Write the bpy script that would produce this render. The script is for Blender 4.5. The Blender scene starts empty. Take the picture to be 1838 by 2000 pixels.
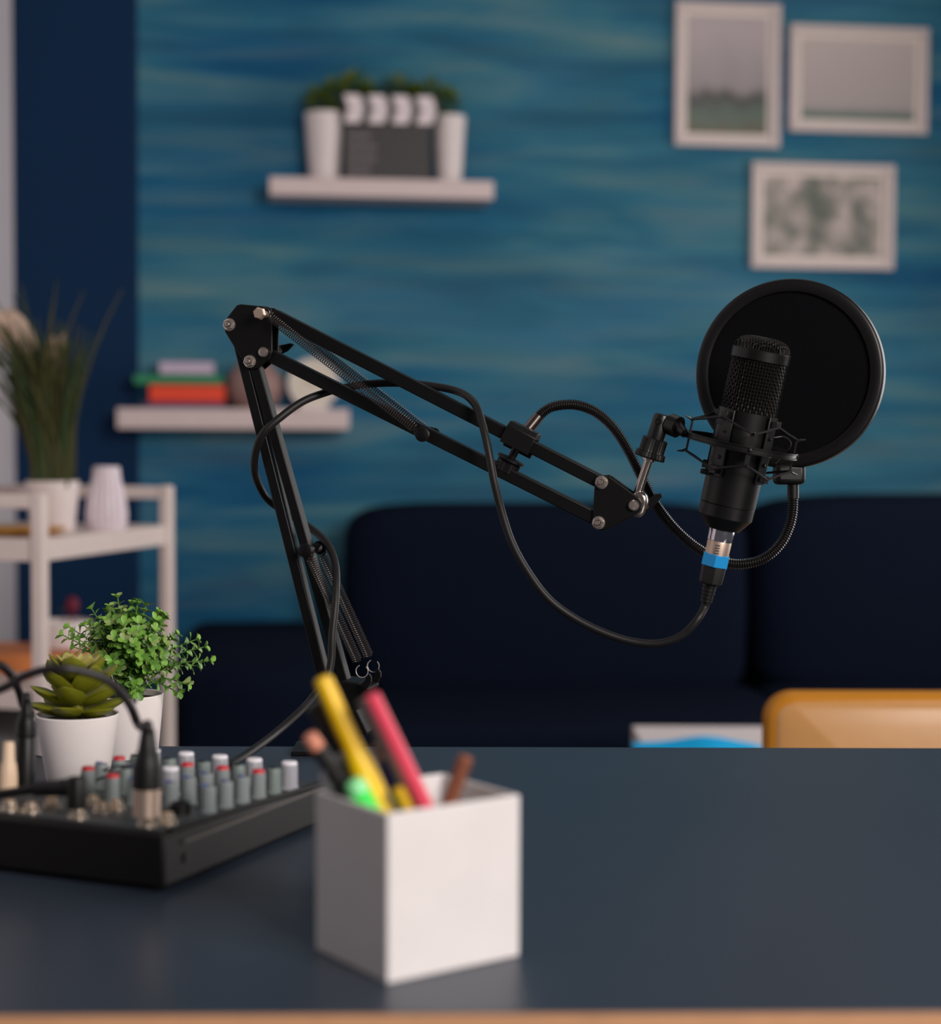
import bpy, bmesh, math, random
from mathutils import Vector, Matrix, Quaternion
random.seed(7)
S = bpy.context.scene
COL = S.collection
V = Vector
PI = math.pi
# ------------------------------------------------------------------ camera
F = 3370.0; W_, H_ = 1838.0, 2000.0
CAM = V((0, 0, 1.024)); PITCH = math.radians(2.55); ROLL = 0.004
fwd = V((0, math.cos(PITCH), -math.sin(PITCH)))
_r = V((1, 0, 0)); _u = _r.cross(fwd)
RT = (_r*math.cos(ROLL) + _u*math.sin(ROLL)).normalized()
UP = RT.cross(fwd).normalized()
cd = bpy.data.cameras.new('camera'); cam = bpy.data.objects.new('camera', cd); COL.objects.link(cam)
Mx = Matrix((RT, UP, -fwd)).transposed().to_4x4(); Mx.translation = CAM
cam.matrix_world = Mx
cd.sensor_fit = 'HORIZONTAL'; cd.sensor_width = 36; cd.lens = F/W_*36
cd.clip_start = 0.02; cd.clip_end = 50
cd.dof.use_dof = True; cd.dof.focus_distance = 1.44; cd.dof.aperture_fstop = (cd.lens/1000)/0.0165
cd.dof.aperture_blades = 0
S.camera = cam
# ------------------------------------------------------------------ world and light
w = bpy.data.worlds.new('world'); S.world = w; w.use_nodes = True
w.node_tree.nodes['Background'].inputs[0].default_value = (0.92, 0.95, 1.0, 1)
w.node_tree.nodes['Background'].inputs[1].default_value = 0.085
def area(name, loc, aim, size, power, col, sy=None):
    l = bpy.data.lights.new(name, 'AREA'); l.energy = power; l.color = col
    l.shape = 'RECTANGLE'; l.size = size; l.size_y = sy or size
    o = bpy.data.objects.new(name, l); COL.objects.link(o); o.location = loc
    o.rotation_euler = (V(aim)-V(loc)).to_track_quat('-Z', 'Y').to_euler(); return o
area('window_light', (1.6, -1.0, 2.0), (-0.1, 1.6, 0.8), 1.2, 92, (1.0, 0.93, 0.89))
area('side_window_light', (2.1, 3.0, 1.4), (-0.3, 1.6, 0.9), 1.7, 34, (1.0, 0.95, 0.93), 1.5)
area('overhead_fill', (0.2, 2.6, 2.9), (0.2, 2.7, 0), 1.2, 4, (1.0, 0.93, 0.88))  # weak fill added overhead, no ceiling fitting behind it
S.view_settings.view_transform = 'Standard'; S.view_settings.look = 'None'
S.view_settings.gamma = 1; S.view_settings.use_curve_mapping = False; S.view_settings.exposure = 0.0
# ------------------------------------------------------------------ rays into the place
def ray(px, py):
    return (fwd + RT*((px-W_/2)/F) + UP*((H_/2-py)/F))
def at_z(px, py, z):
    d = ray(px, py); return CAM + d*((z-CAM.z)/d.z)
def at_y(px, py, y):
    d = ray(px, py); return CAM + d*((y-CAM.y)/d.y)
def at_pl(px, py, p, n):
    d = ray(px, py); return CAM + d*((p-CAM).dot(n)/d.dot(n))
WYAW = math.radians(7)
WD = V((math.cos(WYAW), math.sin(WYAW), 0)); WN = V((math.sin(WYAW), -math.cos(WYAW), 0)); WP = V((0, 4.2, 0))
def on_w(px, py, off=0.0): return at_pl(px, py, WP+WN*off, WN)
AY = math.radians(13)
AD = V((math.cos(AY), -math.sin(AY), 0)); AN = V((-math.sin(AY), -math.cos(AY), 0))
AP = at_y(500, 650, 1.49)
def A(px, py, off=0.0): return at_pl(px, py, AP+AN*off, AN)
# ------------------------------------------------------------------ materials
def lin(c): return tuple(((x/255+0.055)/1.055)**2.4 if x/255 > 0.04045 else x/255/12.92 for x in c)
MATS = {}
def mat(name, c, rough=0.5, metal=0.0, spec=0.5, var=0.06, scale=40, bump=0.0, coat=0, sheen=0, sub=0):
    if name in MATS: return MATS[name]
    m = bpy.data.materials.new(name); m.use_nodes = True; nt = m.node_tree
    b = nt.nodes['Principled BSDF']
    col = lin(c)
    tc = nt.nodes.new('ShaderNodeTexCoord'); nz = nt.nodes.new('ShaderNodeTexNoise')
    nz.inputs['Scale'].default_value = scale; nz.inputs['Detail'].default_value = 3
    nt.links.new(tc.outputs['Object'], nz.inputs['Vector'])
    mx = nt.nodes.new('ShaderNodeMix'); mx.data_type = 'RGBA'
    mx.inputs[6].default_value = (*[x*(1-var) for x in col], 1); mx.inputs[7].default_value = (*[min(1, x*(1+var)) for x in col], 1)
    nt.links.new(nz.outputs['Fac'], mx.inputs[0]); nt.links.new(mx.outputs[2], b.inputs['Base Color'])
    b.inputs['Roughness'].default_value = rough; b.inputs['Metallic'].default_value = metal
    b.inputs['Specular IOR Level'].default_value = spec
    if coat: b.inputs['Coat Weight'].default_value = coat
    if sheen: b.inputs['Sheen Weight'].default_value = sheen
    if sub:
        b.inputs['Subsurface Weight'].default_value = sub; b.inputs['Subsurface Scale'].default_value = 0.003
    if bump:
        bp = nt.nodes.new('ShaderNodeBump'); bp.inputs['Strength'].default_value = bump; bp.inputs['Distance'].default_value = 0.002
        n2 = nt.nodes.new('ShaderNodeTexNoise'); n2.inputs['Scale'].default_value = scale*8
        nt.links.new(tc.outputs['Object'], n2.inputs['Vector']); nt.links.new(n2.outputs['Fac'], bp.inputs['Height'])
        nt.links.new(bp.outputs['Normal'], b.inputs['Normal'])
    MATS[name] = m; return m
def ramp(nt, stops, src):
    r = nt.nodes.new('ShaderNodeValToRGB'); e = r.color_ramp.elements
    while len(e) < len(stops): e.new(0.5)
    for el, (p, c) in zip(e, stops): el.position = p; el.color = (*c, 1)
    nt.links.new(src, r.inputs[0]); return r
black = mat('black_powder_coat', (5, 4, 4), 0.45, spec=0.3, bump=0.02, scale=200)
blackp = mat('black_plastic', (8, 7, 7), 0.45, spec=0.35)
blackrub = mat('black_rubber', (13, 12, 12), 0.5, spec=0.35)
steel = mat('polished_steel', (205, 190, 180), 0.2, 1.0)
nickel = mat('brushed_nickel', (214, 188, 170), 0.4, 0.8)
whitepl = mat('white_plastic', (232, 224, 222), 0.45)
whitepaint = mat('white_paint', (226, 214, 212), 0.55)
# ------------------------------------------------------------------ mesh building
class MB:
    def __init__(s): s.v = []; s.f = []; s.m = []; s.cur = 0
    def add(s, vs, fs, mi=None):
        n = len(s.v); s.v += [V(v) for v in vs]; s.f += [tuple(i+n for i in f) for f in fs]
        s.m += [s.cur if mi is None else mi]*len(fs); return s
    def box(s, c, sx, sy, sz, X=V((1, 0, 0)), Y=V((0, 1, 0)), Z=V((0, 0, 1))):
        c = V(c); vs = [c+X*(a*sx/2)+Y*(b*sy/2)+Z*(d*sz/2) for a in (-1, 1) for b in (-1, 1) for d in (-1, 1)]
        return s.add(vs, [(0, 1, 3, 2), (4, 6, 7, 5), (0, 4, 5, 1), (2, 3, 7, 6), (0, 2, 6, 4), (1, 5, 7, 3)])
    def bar(s, p0, p1, w, d, n):      # a bar from p0 to p1, w across, d along n
        a = (p1-p0).normalized(); n = (n-a*n.dot(a)).normalized(); x = a.cross(n)
        return s.box((p0+p1)/2, (p1-p0).length, w, d, a, x, n)
    def prism(s, pts, vec):           # planar outline extruded by vec
        n = len(pts); pts = [V(p) for p in pts]
        vs = pts+[p+vec for p in pts]
        fs = [tuple(range(n)), tuple(range(2*n-1, n-1, -1))]+[(i, i+n, (i+1) % n+n, (i+1) % n) for i in range(n)]
        return s.add(vs, fs)
    def tube(s, pts, r, k=10, cap=True, closed=False):
        pts = [V(p) for p in pts]; n = len(pts)
        rr = r if isinstance(r, (list, tuple)) else [r]*n
        tans = []
        for i in range(n):
            a = pts[(i+1) % n] if (closed or i < n-1) else pts[i]
            b = pts[i-1] if (closed or i > 0) else pts[i]
            t = a-b; tans.append(t.normalized() if t.length > 1e-9 else V((0, 0, 1)))
        t0 = tans[0]; u = t0.orthogonal().normalized(); vs = []
        for i in range(n):
            t = tans[i]; u = (u-t*u.dot(t))
            u = u.normalized() if u.length > 1e-8 else t.orthogonal().normalized()
            v = t.cross(u)
            for j in range(k):
                an = 2*PI*j/k; vs.append(pts[i]+(u*math.cos(an)+v*math.sin(an))*rr[i])
        fs = []
        for i in range(n if closed else n-1):
            i2 = (i+1) % n
            for j in range(k): fs.append((i*k+j, i*k+(j+1) % k, i2*k+(j+1) % k, i2*k+j))
        if cap and not closed: fs += [tuple(range(k-1, -1, -1)), tuple((n-1)*k+j for j in range(k))]
        return s.add(vs, fs)
    def lathe(s, prof, base=V((0, 0, 0)), axis=V((0, 0, 1)), k=32, cap=True, x=None):  # prof: (radius, height)
        axis = V(axis).normalized(); u = V(x) if x else axis.orthogonal(); u = (u-axis*u.dot(axis)).normalized(); v = axis.cross(u); vs = []; fs = []
        for r, h in prof:
            for j in range(k):
                an = 2*PI*j/k; vs.append(V(base)+axis*h+(u*math.cos(an)+v*math.sin(an))*max(r, 1e-5))
        for i in range(len(prof)-1):
            for j in range(k): fs.append((i*k+j, i*k+(j+1) % k, (i+1)*k+(j+1) % k, (i+1)*k+j))
        if cap:
            fs += [tuple(range(k-1, -1, -1)), tuple((len(prof)-1)*k+j for j in range(k))]
        return s.add(vs, fs)
    def ellipsoid(s, c, rx, ry, rz, X=V((1, 0, 0)), Y=V((0, 1, 0)), Z=V((0, 0, 1)), k=16, m=10, p=1.0):
        c = V(c); vs = []; fs = []
        for i in range(m+1):
            th = -PI/2+PI*i/m
            for j in range(k):
                an = 2*PI*j/k
                f = lambda q: math.copysign(abs(q)**p, q)
                vs.append(c+X*(rx*f(math.cos(th))*f(math.cos(an)))+Y*(ry*f(math.cos(th))*f(math.sin(an)))+Z*(rz*f(math.sin(th))))
        for i in range(m):
            for j in range(k): fs.append((i*k+j, i*k+(j+1) % k, (i+1)*k+(j+1) % k, (i+1)*k+j))
        return s.add(vs, fs)
def mesh_of(name, mb, mats, origin=V((0, 0, 0)), smooth=35):
    me = bpy.data.meshes.new(name); me.from_pydata([v-origin for v in mb.v], [], mb.f)
    for m in (mats if isinstance(mats, (list, tuple)) else [mats]): me.materials.append(m)
    me.polygons.foreach_set('material_index', mb.m)
    bm = bmesh.new(); bm.from_mesh(me); bmesh.ops.remove_doubles(bm, verts=bm.verts, dist=1e-6)
    bmesh.ops.recalc_face_normals(bm, faces=bm.faces); bm.to_mesh(me); bm.free()
    if smooth:
        me.polygons.foreach_set('use_smooth', [True]*len(me.polygons)); me.set_sharp_from_angle(angle=math.radians(smooth))
    me.update(); return me
def tag(o, label, cat, group=None, kind=None):
    if label: o['label'] = label
    if cat: o['category'] = cat
    if group: o['group'] = group
    if kind: o['kind'] = kind
    return o
def thing(name, label, cat, loc, group=None):
    o = bpy.data.objects.new(name, None); COL.objects.link(o); o.location = loc; o.empty_display_size = 0.02
    return tag(o, label, cat, group)
def origin_of(p):
    o = V((0, 0, 0))
    while p: o = o+p.location; p = p.parent
    return o
def part(name, mb, mats, parent=None, bevel=0, label=None, smooth=35, origin=None, seg=2):
    og = origin_of(parent) if parent else (V(origin) if origin is not None else V((0, 0, 0)))
    me = mesh_of(name, mb, mats, og, smooth)
    o = bpy.data.objects.new(name, me); COL.objects.link(o)
    if parent: o.parent = parent
    else: o.location = og
    if bevel:
        b = o.modifiers.new('bevel', 'BEVEL'); b.width = bevel; b.segments = seg; b.limit_method = 'ANGLE'; b.angle_limit = math.radians(40)
    if label: o['label'] = label
    return o
def single(name, label, cat, mb, mats, origin, group=None, bevel=0, smooth=35):
    return tag(part(name, mb, mats, None, bevel, None, smooth, origin), label, cat, group)
def inst(name, me, parent, M):        # a shared mesh placed by a world matrix, parent only translates
    o = bpy.data.objects.new(name, me); COL.objects.link(o); o.parent = parent
    o.matrix_local = Matrix.Translation(-origin_of(parent)) @ M; return o
def struct(name, mb, mats, bevel=0):
    o = part(name, mb, mats, None, bevel, smooth=0); o['kind'] = 'structure'; return o
def axes(loc, z, x=None, sc=1.0):
    z = V(z).normalized(); x = V(x) if x is not None else z.orthogonal(); x = (x-z*x.dot(z)).normalized(); y = z.cross(x)
    M = Matrix((x*sc, y*sc, z*sc)).transposed().to_4x4(); M.translation = V(loc); return M
def smooth_path(pts, n=8):
    pts = [V(p) for p in pts]; P = [pts[0]*2-pts[1]]+pts+[pts[-1]*2-pts[-2]]; out = []
    for i in range(1, len(P)-2):
        p0, p1, p2, p3 = P[i-1:i+3]
        for j in range(n):
            t = j/n; out.append(0.5*((2*p1)+(p2-p0)*t+(2*p0-5*p1+4*p2-p3)*t*t+(3*p1-p0-3*p2+p3)*t**3))
    out.append(pts[-1]); return out
def resample(pts, step):
    out = [pts[0]]; acc = 0
    for a, b in zip(pts, pts[1:]):
        L = (b-a).length
        while acc+L >= step:
            t = (step-acc)/L; a = a+(b-a)*t; out.append(a.copy()); L = (b-a).length; acc = 0
        acc += L
    return out

# ================================================================== SETTING
def wall_mat():
    m = bpy.data.materials.new('brushed_blue_wallpaper'); m.use_nodes = True; nt = m.node_tree; b = nt.nodes['Principled BSDF']
    tc = nt.nodes.new('ShaderNodeTexCoord')
    def noise(sx, sz, sc, det, off=0, dist=0.0):
        mp = nt.nodes.new('ShaderNodeMapping'); mp.inputs['Scale'].default_value = (sx, 1, sz); mp.inputs['Location'].default_value = (off, off*1.7, off*0.6)
        nt.links.new(tc.outputs['Object'], mp.inputs[0])
        n = nt.nodes.new('ShaderNodeTexNoise'); n.inputs['Scale'].default_value = sc; n.inputs['Detail'].default_value = det
        n.inputs['Distortion'].default_value = dist; nt.links.new(mp.outputs[0], n.inputs['Vector']); return n.outputs['Fac']
    k = 1.0
    L = lambda *c: tuple(x*WALLK*g for x, g in zip(lin(c), (1.06, 1.04, 0.94)))
    a = ramp(nt, [(0.30, L(3, 52, 88)), (0.43, L(14, 74, 108)), (0.52, L(28, 88, 118)), (0.62, L(62, 104, 122)), (0.74, L(96, 116, 126))], noise(0.9, 5.5, 2.2, 3, 3.3, 0.5))
    c2 = ramp(nt, [(0.35, L(0, 58, 98)), (0.5, L(22, 86, 122)), (0.65, L(84, 108, 116))], noise(0.8, 12, 1.9, 3, 9.1, 0.3))
    c3 = ramp(nt, [(0.35, L(2, 62, 104)), (0.55, L(52, 96, 104)), (0.7, L(66, 104, 128))], noise(0.9, 3.0, 1.3, 2, 17.0))
    def mix(f, A_, B_):
        mx = nt.nodes.new('ShaderNodeMix'); mx.data_type = 'RGBA'
        if isinstance(f, float): mx.inputs[0].default_value = f
        else: nt.links.new(f, mx.inputs[0])
        nt.links.new(A_, mx.inputs[6]); nt.links.new(B_, mx.inputs[7]); return mx.outputs[2]
    o = mix(0.38, a.outputs[0], c2.outputs[0]); o = mix(0.33, o, c3.outputs[0])
    nt.links.new(o, b.inputs['Base Color']); b.inputs['Roughness'].default_value = 0.75; b.inputs['Specular IOR Level'].default_value = 0.2
    return m
WALLK = 1.5
navyw = mat('navy_wall_paint', (2, 40, 74), 0.75, spec=0.2, scale=3)
greyw = mat('pale_grey_paint', (212, 205, 210), 0.8, spec=0.2, scale=3)
wc = on_w(272, 700).dot(WD)
def wx(px, off=0): return (on_w(px, 900, off)-WP).dot(WD)
corner = wx(272); lft = wx(30)
mb = MB(); 
for x0, x1, mi in ((lft, corner, 1), (corner, 2.2, 0)):
    mb.cur = mi; mb.box(WP+WD*((x0+x1)/2)-WN*0.05+V((0, 0, 1.35)), x1-x0, 0.1, 2.7, WD, -WN)
wb = struct('wall_back', mb, [wall_mat(), navyw])
mb = MB(); c0 = WP+WD*lft
mb.box(c0+V((-0.05, -1.6, 1.35)), 0.1, 3.4, 2.7); struct('wall_left', mb, greyw)
def floor_mat():
    m = bpy.data.materials.new('grey_oak_floor'); m.use_nodes = True; nt = m.node_tree; b = nt.nodes['Principled BSDF']
    tc = nt.nodes.new('ShaderNodeTexCoord'); br = nt.nodes.new('ShaderNodeTexBrick'); nt.links.new(tc.outputs['Object'], br.inputs['Vector'])
    br.inputs['Color1'].default_value = (0.09, 0.075, 0.062, 1); br.inputs['Color2'].default_value = (0.12, 0.1, 0.08, 1); br.inputs['Mortar'].default_value = (0.03, 0.025, 0.02, 1)
    br.inputs['Scale'].default_value = 1; br.inputs['Brick Width'].default_value = 1.2; br.inputs['Row Height'].default_value = 0.085; br.inputs['Mortar Size'].default_value = 0.004
    nt.links.new(br.outputs['Color'], b.inputs['Base Color']); b.inputs['Roughness'].default_value = 0.5; return m
mb = MB(); mb.box((0.45, 1.9, -0.05), 3.9, 6.2, 0.1); struct('floor', mb, floor_mat())

# ================================================================== DESK
ZD = 0.75
navytop = mat('matt_slate_blue_laminate', (49, 58, 71), 0.36, spec=0.5, var=0.05, scale=25, bump=0.02)
woodedge = mat('pale_wood_edge', (196, 146, 108), 0.5, scale=60, var=0.15)
bl, brr = at_z(0, 1456.5, ZD), at_z(1838, 1461, ZD); fl, fr = at_z(0, 1981, ZD), at_z(1838, 1974, ZD)
db = (brr-bl).normalized(); df = (fr-fl).normalized()
B0, B1 = bl-db*0.25, brr+db*0.45; F0, F1 = fl-df*0.45, fr+df*0.65
F0.x = B0.x; F1.x = B1.x
desk = thing('desk', 'large matt dark slate-blue desk with a pale wood front edge', 'desk', ((B0+B1+F0+F1)/4).xy.to_3d())
T = V((0, 0, -0.028)); mb = MB(); mb.prism([F0, F1, B1, B0], T)
part('tabletop', mb, navytop, desk, bevel=0.0008)
mb = MB(); e = V((0, -0.0012, 0)); mb.prism([F0+V((0, 0, -0.0006)), F1+V((0, 0, -0.0006)), F1+V((0, 0, -0.028)), F0+V((0, 0, -0.028))], e)
part('edge_band', mb, woodedge, desk, label='pale wood edge band')
for p in (F0+V((0.08, 0.08, 0)), F1+V((-0.08, 0.08, 0)), B0+V((0.08, -0.08, 0)), B1+V((-0.08, -0.08, 0))):
    mb = MB(); mb.box((p.x, p.y, (ZD-0.028)/2), 0.05, 0.05, ZD-0.028); part('leg', mb, blackp, desk, bevel=0.002)

# ================================================================== BACK WALL THINGS
def wbox(mb, x0, y0, x1, y1, off0, off1, inset=0):   # box on the wall, its front face fills the pixels
    c = on_w((x0+x1)/2, (y0+y1)/2, off1)
    wd = (on_w(x1, (y0+y1)/2, off1)-on_w(x0, (y0+y1)/2, off1)).dot(WD); hh = on_w((x0+x1)/2, y0, off1).z-on_w((x0+x1)/2, y1, off1).z
    mb.box(c-WN*((off1-off0)/2), wd-2*inset, off1-off0, hh-2*inset, WD, -WN); return c, wd, hh
def photo_mat(name, kind):
    m = bpy.data.materials.new(name); m.use_nodes = True; nt = m.node_tree; b = nt.nodes['Principled BSDF']
    tc = nt.nodes.new('ShaderNodeTexCoord'); sp = nt.nodes.new('ShaderNodeSeparateXYZ'); nt.links.new(tc.outputs['Generated'], sp.inputs[0])
    nz = nt.nodes.new('ShaderNodeTexNoise'); nz.inputs['Scale'].default_value = 3.2 if kind < 3 else 3.4; nz.inputs['Detail'].default_value = 2
    nt.links.new(tc.outputs['Generated'], nz.inputs['Vector'])
    if kind < 3:
        ma = nt.nodes.new('ShaderNodeMath'); ma.operation = 'MULTIPLY_ADD'; ma.inputs[1].default_value = 0.28 if kind == 1 else 0.06
        nt.links.new(nz.outputs['Fac'], ma.inputs[0]); nt.links.new(sp.outputs['Z'], ma.inputs[2])
        if kind == 1: st = [(0.12, lin((88, 78, 58))), (0.28, lin((74, 96, 82))), (0.37, lin((66, 76, 70))), (0.43, lin((48, 46, 46))), (0.53, lin((146, 136, 138))), (1.0, lin((178, 164, 166)))]
        else: st = [(0.09, lin((88, 106, 98))), (0.19, lin((168, 156, 154))), (1.0, lin((190, 176, 172)))]
        r = ramp(nt, st, ma.outputs[0])
    else: r = ramp(nt, [(0.33, lin((80, 88, 76))), (0.48, lin((142, 134, 126))), (0.62, lin((190, 172, 168)))], nz.outputs['Fac'])
    nt.links.new(r.outputs[0], b.inputs['Base Color']); b.inputs['Roughness'].default_value = 0.4; return m
framew = mat('white_frame_paint', (206, 190, 187), 0.5)
matw = mat('white_mount_board', (226, 212, 205), 0.7)
def picture(x0, y0, x1, y1, kind, label):
    c = on_w((x0+x1)/2, (y0+y1)/2, 0.02); t = thing('picture_frame', label, 'picture', c-WN*0.02, 'white framed pictures on the blue wall')
    wd = (on_w(x1, 900, 0.02)-on_w(x0, 900, 0.02)).dot(WD); hh = (on_w(900, y0, 0.02)-on_w(900, y1, 0.02)).z*(c.y/on_w(900, 500, .02).y)
    wd = (on_w(x1, (y0+y1)/2, 0.02)-on_w(x0, (y0+y1)/2, 0.02)).dot(WD)
    b = 0.019
    for dx, dz, sx, sz in ((0, hh/2-b/2, wd, b), (0, -hh/2+b/2, wd, b), (-wd/2+b/2, 0, b, hh-2*b), (wd/2-b/2, 0, b, hh-2*b)):
        mb = MB(); mb.box(c-WN*0.01+WD*dx+V((0, 0, dz)), sx, 0.02, sz, WD, -WN); part('frame_side', mb, framew, t, bevel=0.002)
    i = b
    mb = MB(); mb.box(c-WN*0.013, wd-2*i, 0.006, hh-2*i, WD, -WN); part('mount', mb, matw, t)
    i = b+0.013
    mb = MB(); mb.box(c-WN*0.0095, wd-2*i, 0.003, hh-2*i, WD, -WN); part('photo_print', mb, photo_mat('print_%d' % kind, kind), t)
picture(1320, 4, 1526, 286, 1, 'upright white framed photo of a grey misty scene, left of the top pair')
picture(1544, 50, 1815, 259, 2, 'wide white framed pale grey photo at upper right, beside the upright one')
picture(1470, 319, 1749, 525, 3, 'wide white framed mottled grey photo, the lowest of the three')
def shelf(x0, x1, y0, y1, d, label):
    mb = MB(); c, wd, hh = wbox(mb, x0, y0, x1, y1, 0.001, d)
    o = single('wall_shelf', label, 'shelf', mb, mat('shelf_white', (212, 192, 190), 0.5), c-WN*d, 'white floating shelves', bevel=0.002)
    return c.z+hh/2
ZS1 = shelf(528, 966, 349, 385, 0.13, 'upper white floating shelf carrying the clapperboard and two potted plants')
ZS2 = shelf(230, 684, 798, 838, 0.13, 'lower white floating shelf carrying stacked books behind the black boom arm')
# --- leaf clusters
def leaf_mesh(name, m, L=1.0, Wd=0.72, cup=0.18, n=4):
    vs = []; fs = []
    prof = [(0.0, 0.07), (0.22, 0.2), (0.44, 0.40), (0.66, 0.5), (0.84, 0.44), (0.95, 0.27), (1.0, 0.07)]
    for t, h in prof:
        for s_ in (-1, 0, 1): vs.append(V((s_*h*Wd, t*L, (abs(s_)*cup*h*1.2)-0.12*t*t)))
    for i in range(len(prof)-1):
        for j in range(2): a = i*3+j; fs.append((a, a+1, a+4, a+3))
    mb = MB(); mb.add(vs, fs); return mesh_of(name, mb, m)
def leaf_into(mb, base, d, up, L, W=0.72, mi=0):
    y = d.normalized(); z = (up-y*up.dot(y)); z = z.normalized() if z.length > 1e-4 else y.orthogonal().normalized(); x = y.cross(z)
    prof = [(0.0, 0.07), (0.25, 0.23), (0.6, 0.5), (0.86, 0.42), (1.0, 0.10)]; vs = []; fs = []
    for t, h in prof:
        for s_ in (-1, 0, 1): vs.append(base+x*(s_*h*W*L)+y*(t*L)+z*((abs(s_)*0.2*h-0.12*t*t)*L))
    for i in range(4):
        for j in range(2): a = i*3+j; fs.append((a, a+1, a+4, a+3))
    mb.add(vs, fs, mi)
greens = [mat('leaf_green', (98, 142, 58), 0.45, spec=0.4, sub=0.1, var=0.2), mat('leaf_green_bright', (126, 174, 70), 0.45, spec=0.4, sub=0.1, var=0.15), mat('leaf_green_pale', (146, 166, 98), 0.45, spec=0.4, sub=0.1, var=0.15)]
dgreens = [mat('dark_leaf', (84, 108, 26), 0.5, var=0.2), mat('dark_leaf_olive', (124, 132, 24), 0.5, var=0.2), mat('dark_leaf_blue', (44, 78, 40), 0.5, var=0.2)]
soil = mat('dark_soil', (48, 36, 34), 0.9, var=0.4, scale=300, bump=0.5)
def pot(root, base, rt, rb, h, m, th=0.0022):
    mb = MB(); mb.lathe([(rb-0.001, 0), (rb, 0.001), (rt, h-0.0008), (rt-0.0006, h), (rt-th, h-0.0006), (rb-th, 0.004)], base, k=48); part('pot', mb, m, root, smooth=40)
    mb = MB(); q = 0.9; mb.lathe([(rb+(rt-rb)*q-th-0.0003, h*q-0.004), (rb+(rt-rb)*q-th-0.0003, h*q), (0.001, h*q+0.002)], base, k=32); part('soil', mb, soil, root)
def shelf_plant(px, ytop, wpx, bush, label):
    c = on_w(px, 300, 0.07); base = V((c.x, c.y, ZS1)); h = on_w(px, ytop, 0.07).z-ZS1; r = wpx/2/F*c.y
    t = thing('potted_plant', label, 'plant', base, 'potted plants on the upper shelf'); pot(t, base, r, r*0.76, h, whitepaint)
    mb = MB()
    for (bx, by, rr) in bush:
        cc = on_w(bx, by, 0.07)
        for i in range(230):
            d = V((random.gauss(0, 1), random.gauss(0, 1), random.gauss(0, 1))).normalized(); 
            p = cc+V((d.x*rr, d.y*min(rr, 0.045), d.z*rr))*random.uniform(0.3, 1)/F*1.0*F
            leaf_into(mb, p, (d+V((0, 0, 0.3))), V((random.random()-.5, random.random()-.5, 1)), 0.013, 0.6, random.randrange(3))
    for i in range(10):
        q = random.choice(bush); cc = on_w(q[0], q[1], 0.07); mb.tube([base+V((random.uniform(-.01, .01), random.uniform(-.01, .01), h*0.88)), cc], 0.0012, 5)
    o = part('foliage', mb, dgreens, t); o['kind'] = 'stuff'
shelf_plant(634, 222, 78, [(624, 200, 0.034), (655, 188, 0.042), (692, 176, 0.042), (715, 185, 0.03)], 'white potted green plant left of the clapperboard')
shelf_plant(877, 228, 64, [(872, 200, 0.034), (835, 184, 0.036), (778, 178, 0.036), (810, 190, 0.03)], 'white potted green plant right of the clapperboard')
# --- clapperboard
cb = on_w(757, 343, 0.12); cb.z = ZS1
clap = thing('clapperboard', 'black clapperboard with white striped sticks leaning on the upper shelf', 'clapperboard', cb)
clapm = mat('clapper_black', (26, 20, 20), 0.5); clapw = mat('clapper_white', (226, 212, 214), 0.5); clapt = mat('chalk_grey_print', (140, 128, 132), 0.6)
mb = MB(); c, wd, hh = wbox(mb, 672, 242, 842, 345, 0.108, 0.114); 
shift = ZS1-(c.z-hh/2)
for v in mb.v:
    if v.z < c.z: v.z = ZS1
part('board', mb, clapm, clap, bevel=0.001)
cf = c+WN*0.0005
zt = c.z+hh/2
mb = MB()
for k in range(5):
    z = zt-0.020-k*0.0255
    mb.box(cf+WD*0+V((0, 0, z-c.z)), wd*0.94, 0.0012, 0.0008, WD, -WN)
part('ruled_line', mb, clapt, clap)
mb = MB()
random.seed(3)
for k in range(5):
    z = zt-0.030-k*0.0255; x = -wd/2+0.009
    if z < ZS1+0.008: continue
    for q in range(random.choice((8, 9, 10))):
        l = 0.0055; mb.box(cf+WD*(x+l/2)+V((0, 0, z-c.z)), l*0.75, 0.0012, 0.009, WD, -WN); x += l+0.0012
part('board_lettering', mb, clapt, clap)
random.seed(7)
sw = (on_w(856, 210, 0.12)-on_w(668, 210, 0.12)).dot(WD); sx0 = (on_w(668, 210, .114)-c).dot(WD)
for row, (ya, yb, sl) in enumerate(((186, 213, -0.35), (214, 241, 0.35))):
    za = on_w(757, ya, 0.12).z; zb = on_w(757, yb, 0.12).z; hgt = za-zb
    mb = MB(); mb.box(c+WD*(sx0+sw/2)+V((0, 0, (za+zb)/2-c.z)), sw, 0.006, hgt, WD, -WN)
    stick = part('clap_stick', mb, clapm, clap, bevel=0.0008)
    for k in range(4):
        x0 = sx0+0.004+k*sw/4; sk = hgt*sl; wst = sw/4*0.66; ofs = hgt*0.18 if row else hgt*0.18+0.0
        o0 = c+WN*0.0035
        b_ = 0 if sl > 0 else -sk
        pts = [o0+WD*(x0+b_)+V((0, 0, zb-c.z)), o0+WD*(x0+wst+b_)+V((0, 0, zb-c.z)), o0+WD*(x0+wst+sk+b_)+V((0, 0, za-c.z)), o0+WD*(x0+sk+b_)+V((0, 0, za-c.z))]
        mb = MB(); mb.prism(pts, WN*0.0012); part('white_stripe', mb, clapw, stick)
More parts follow.
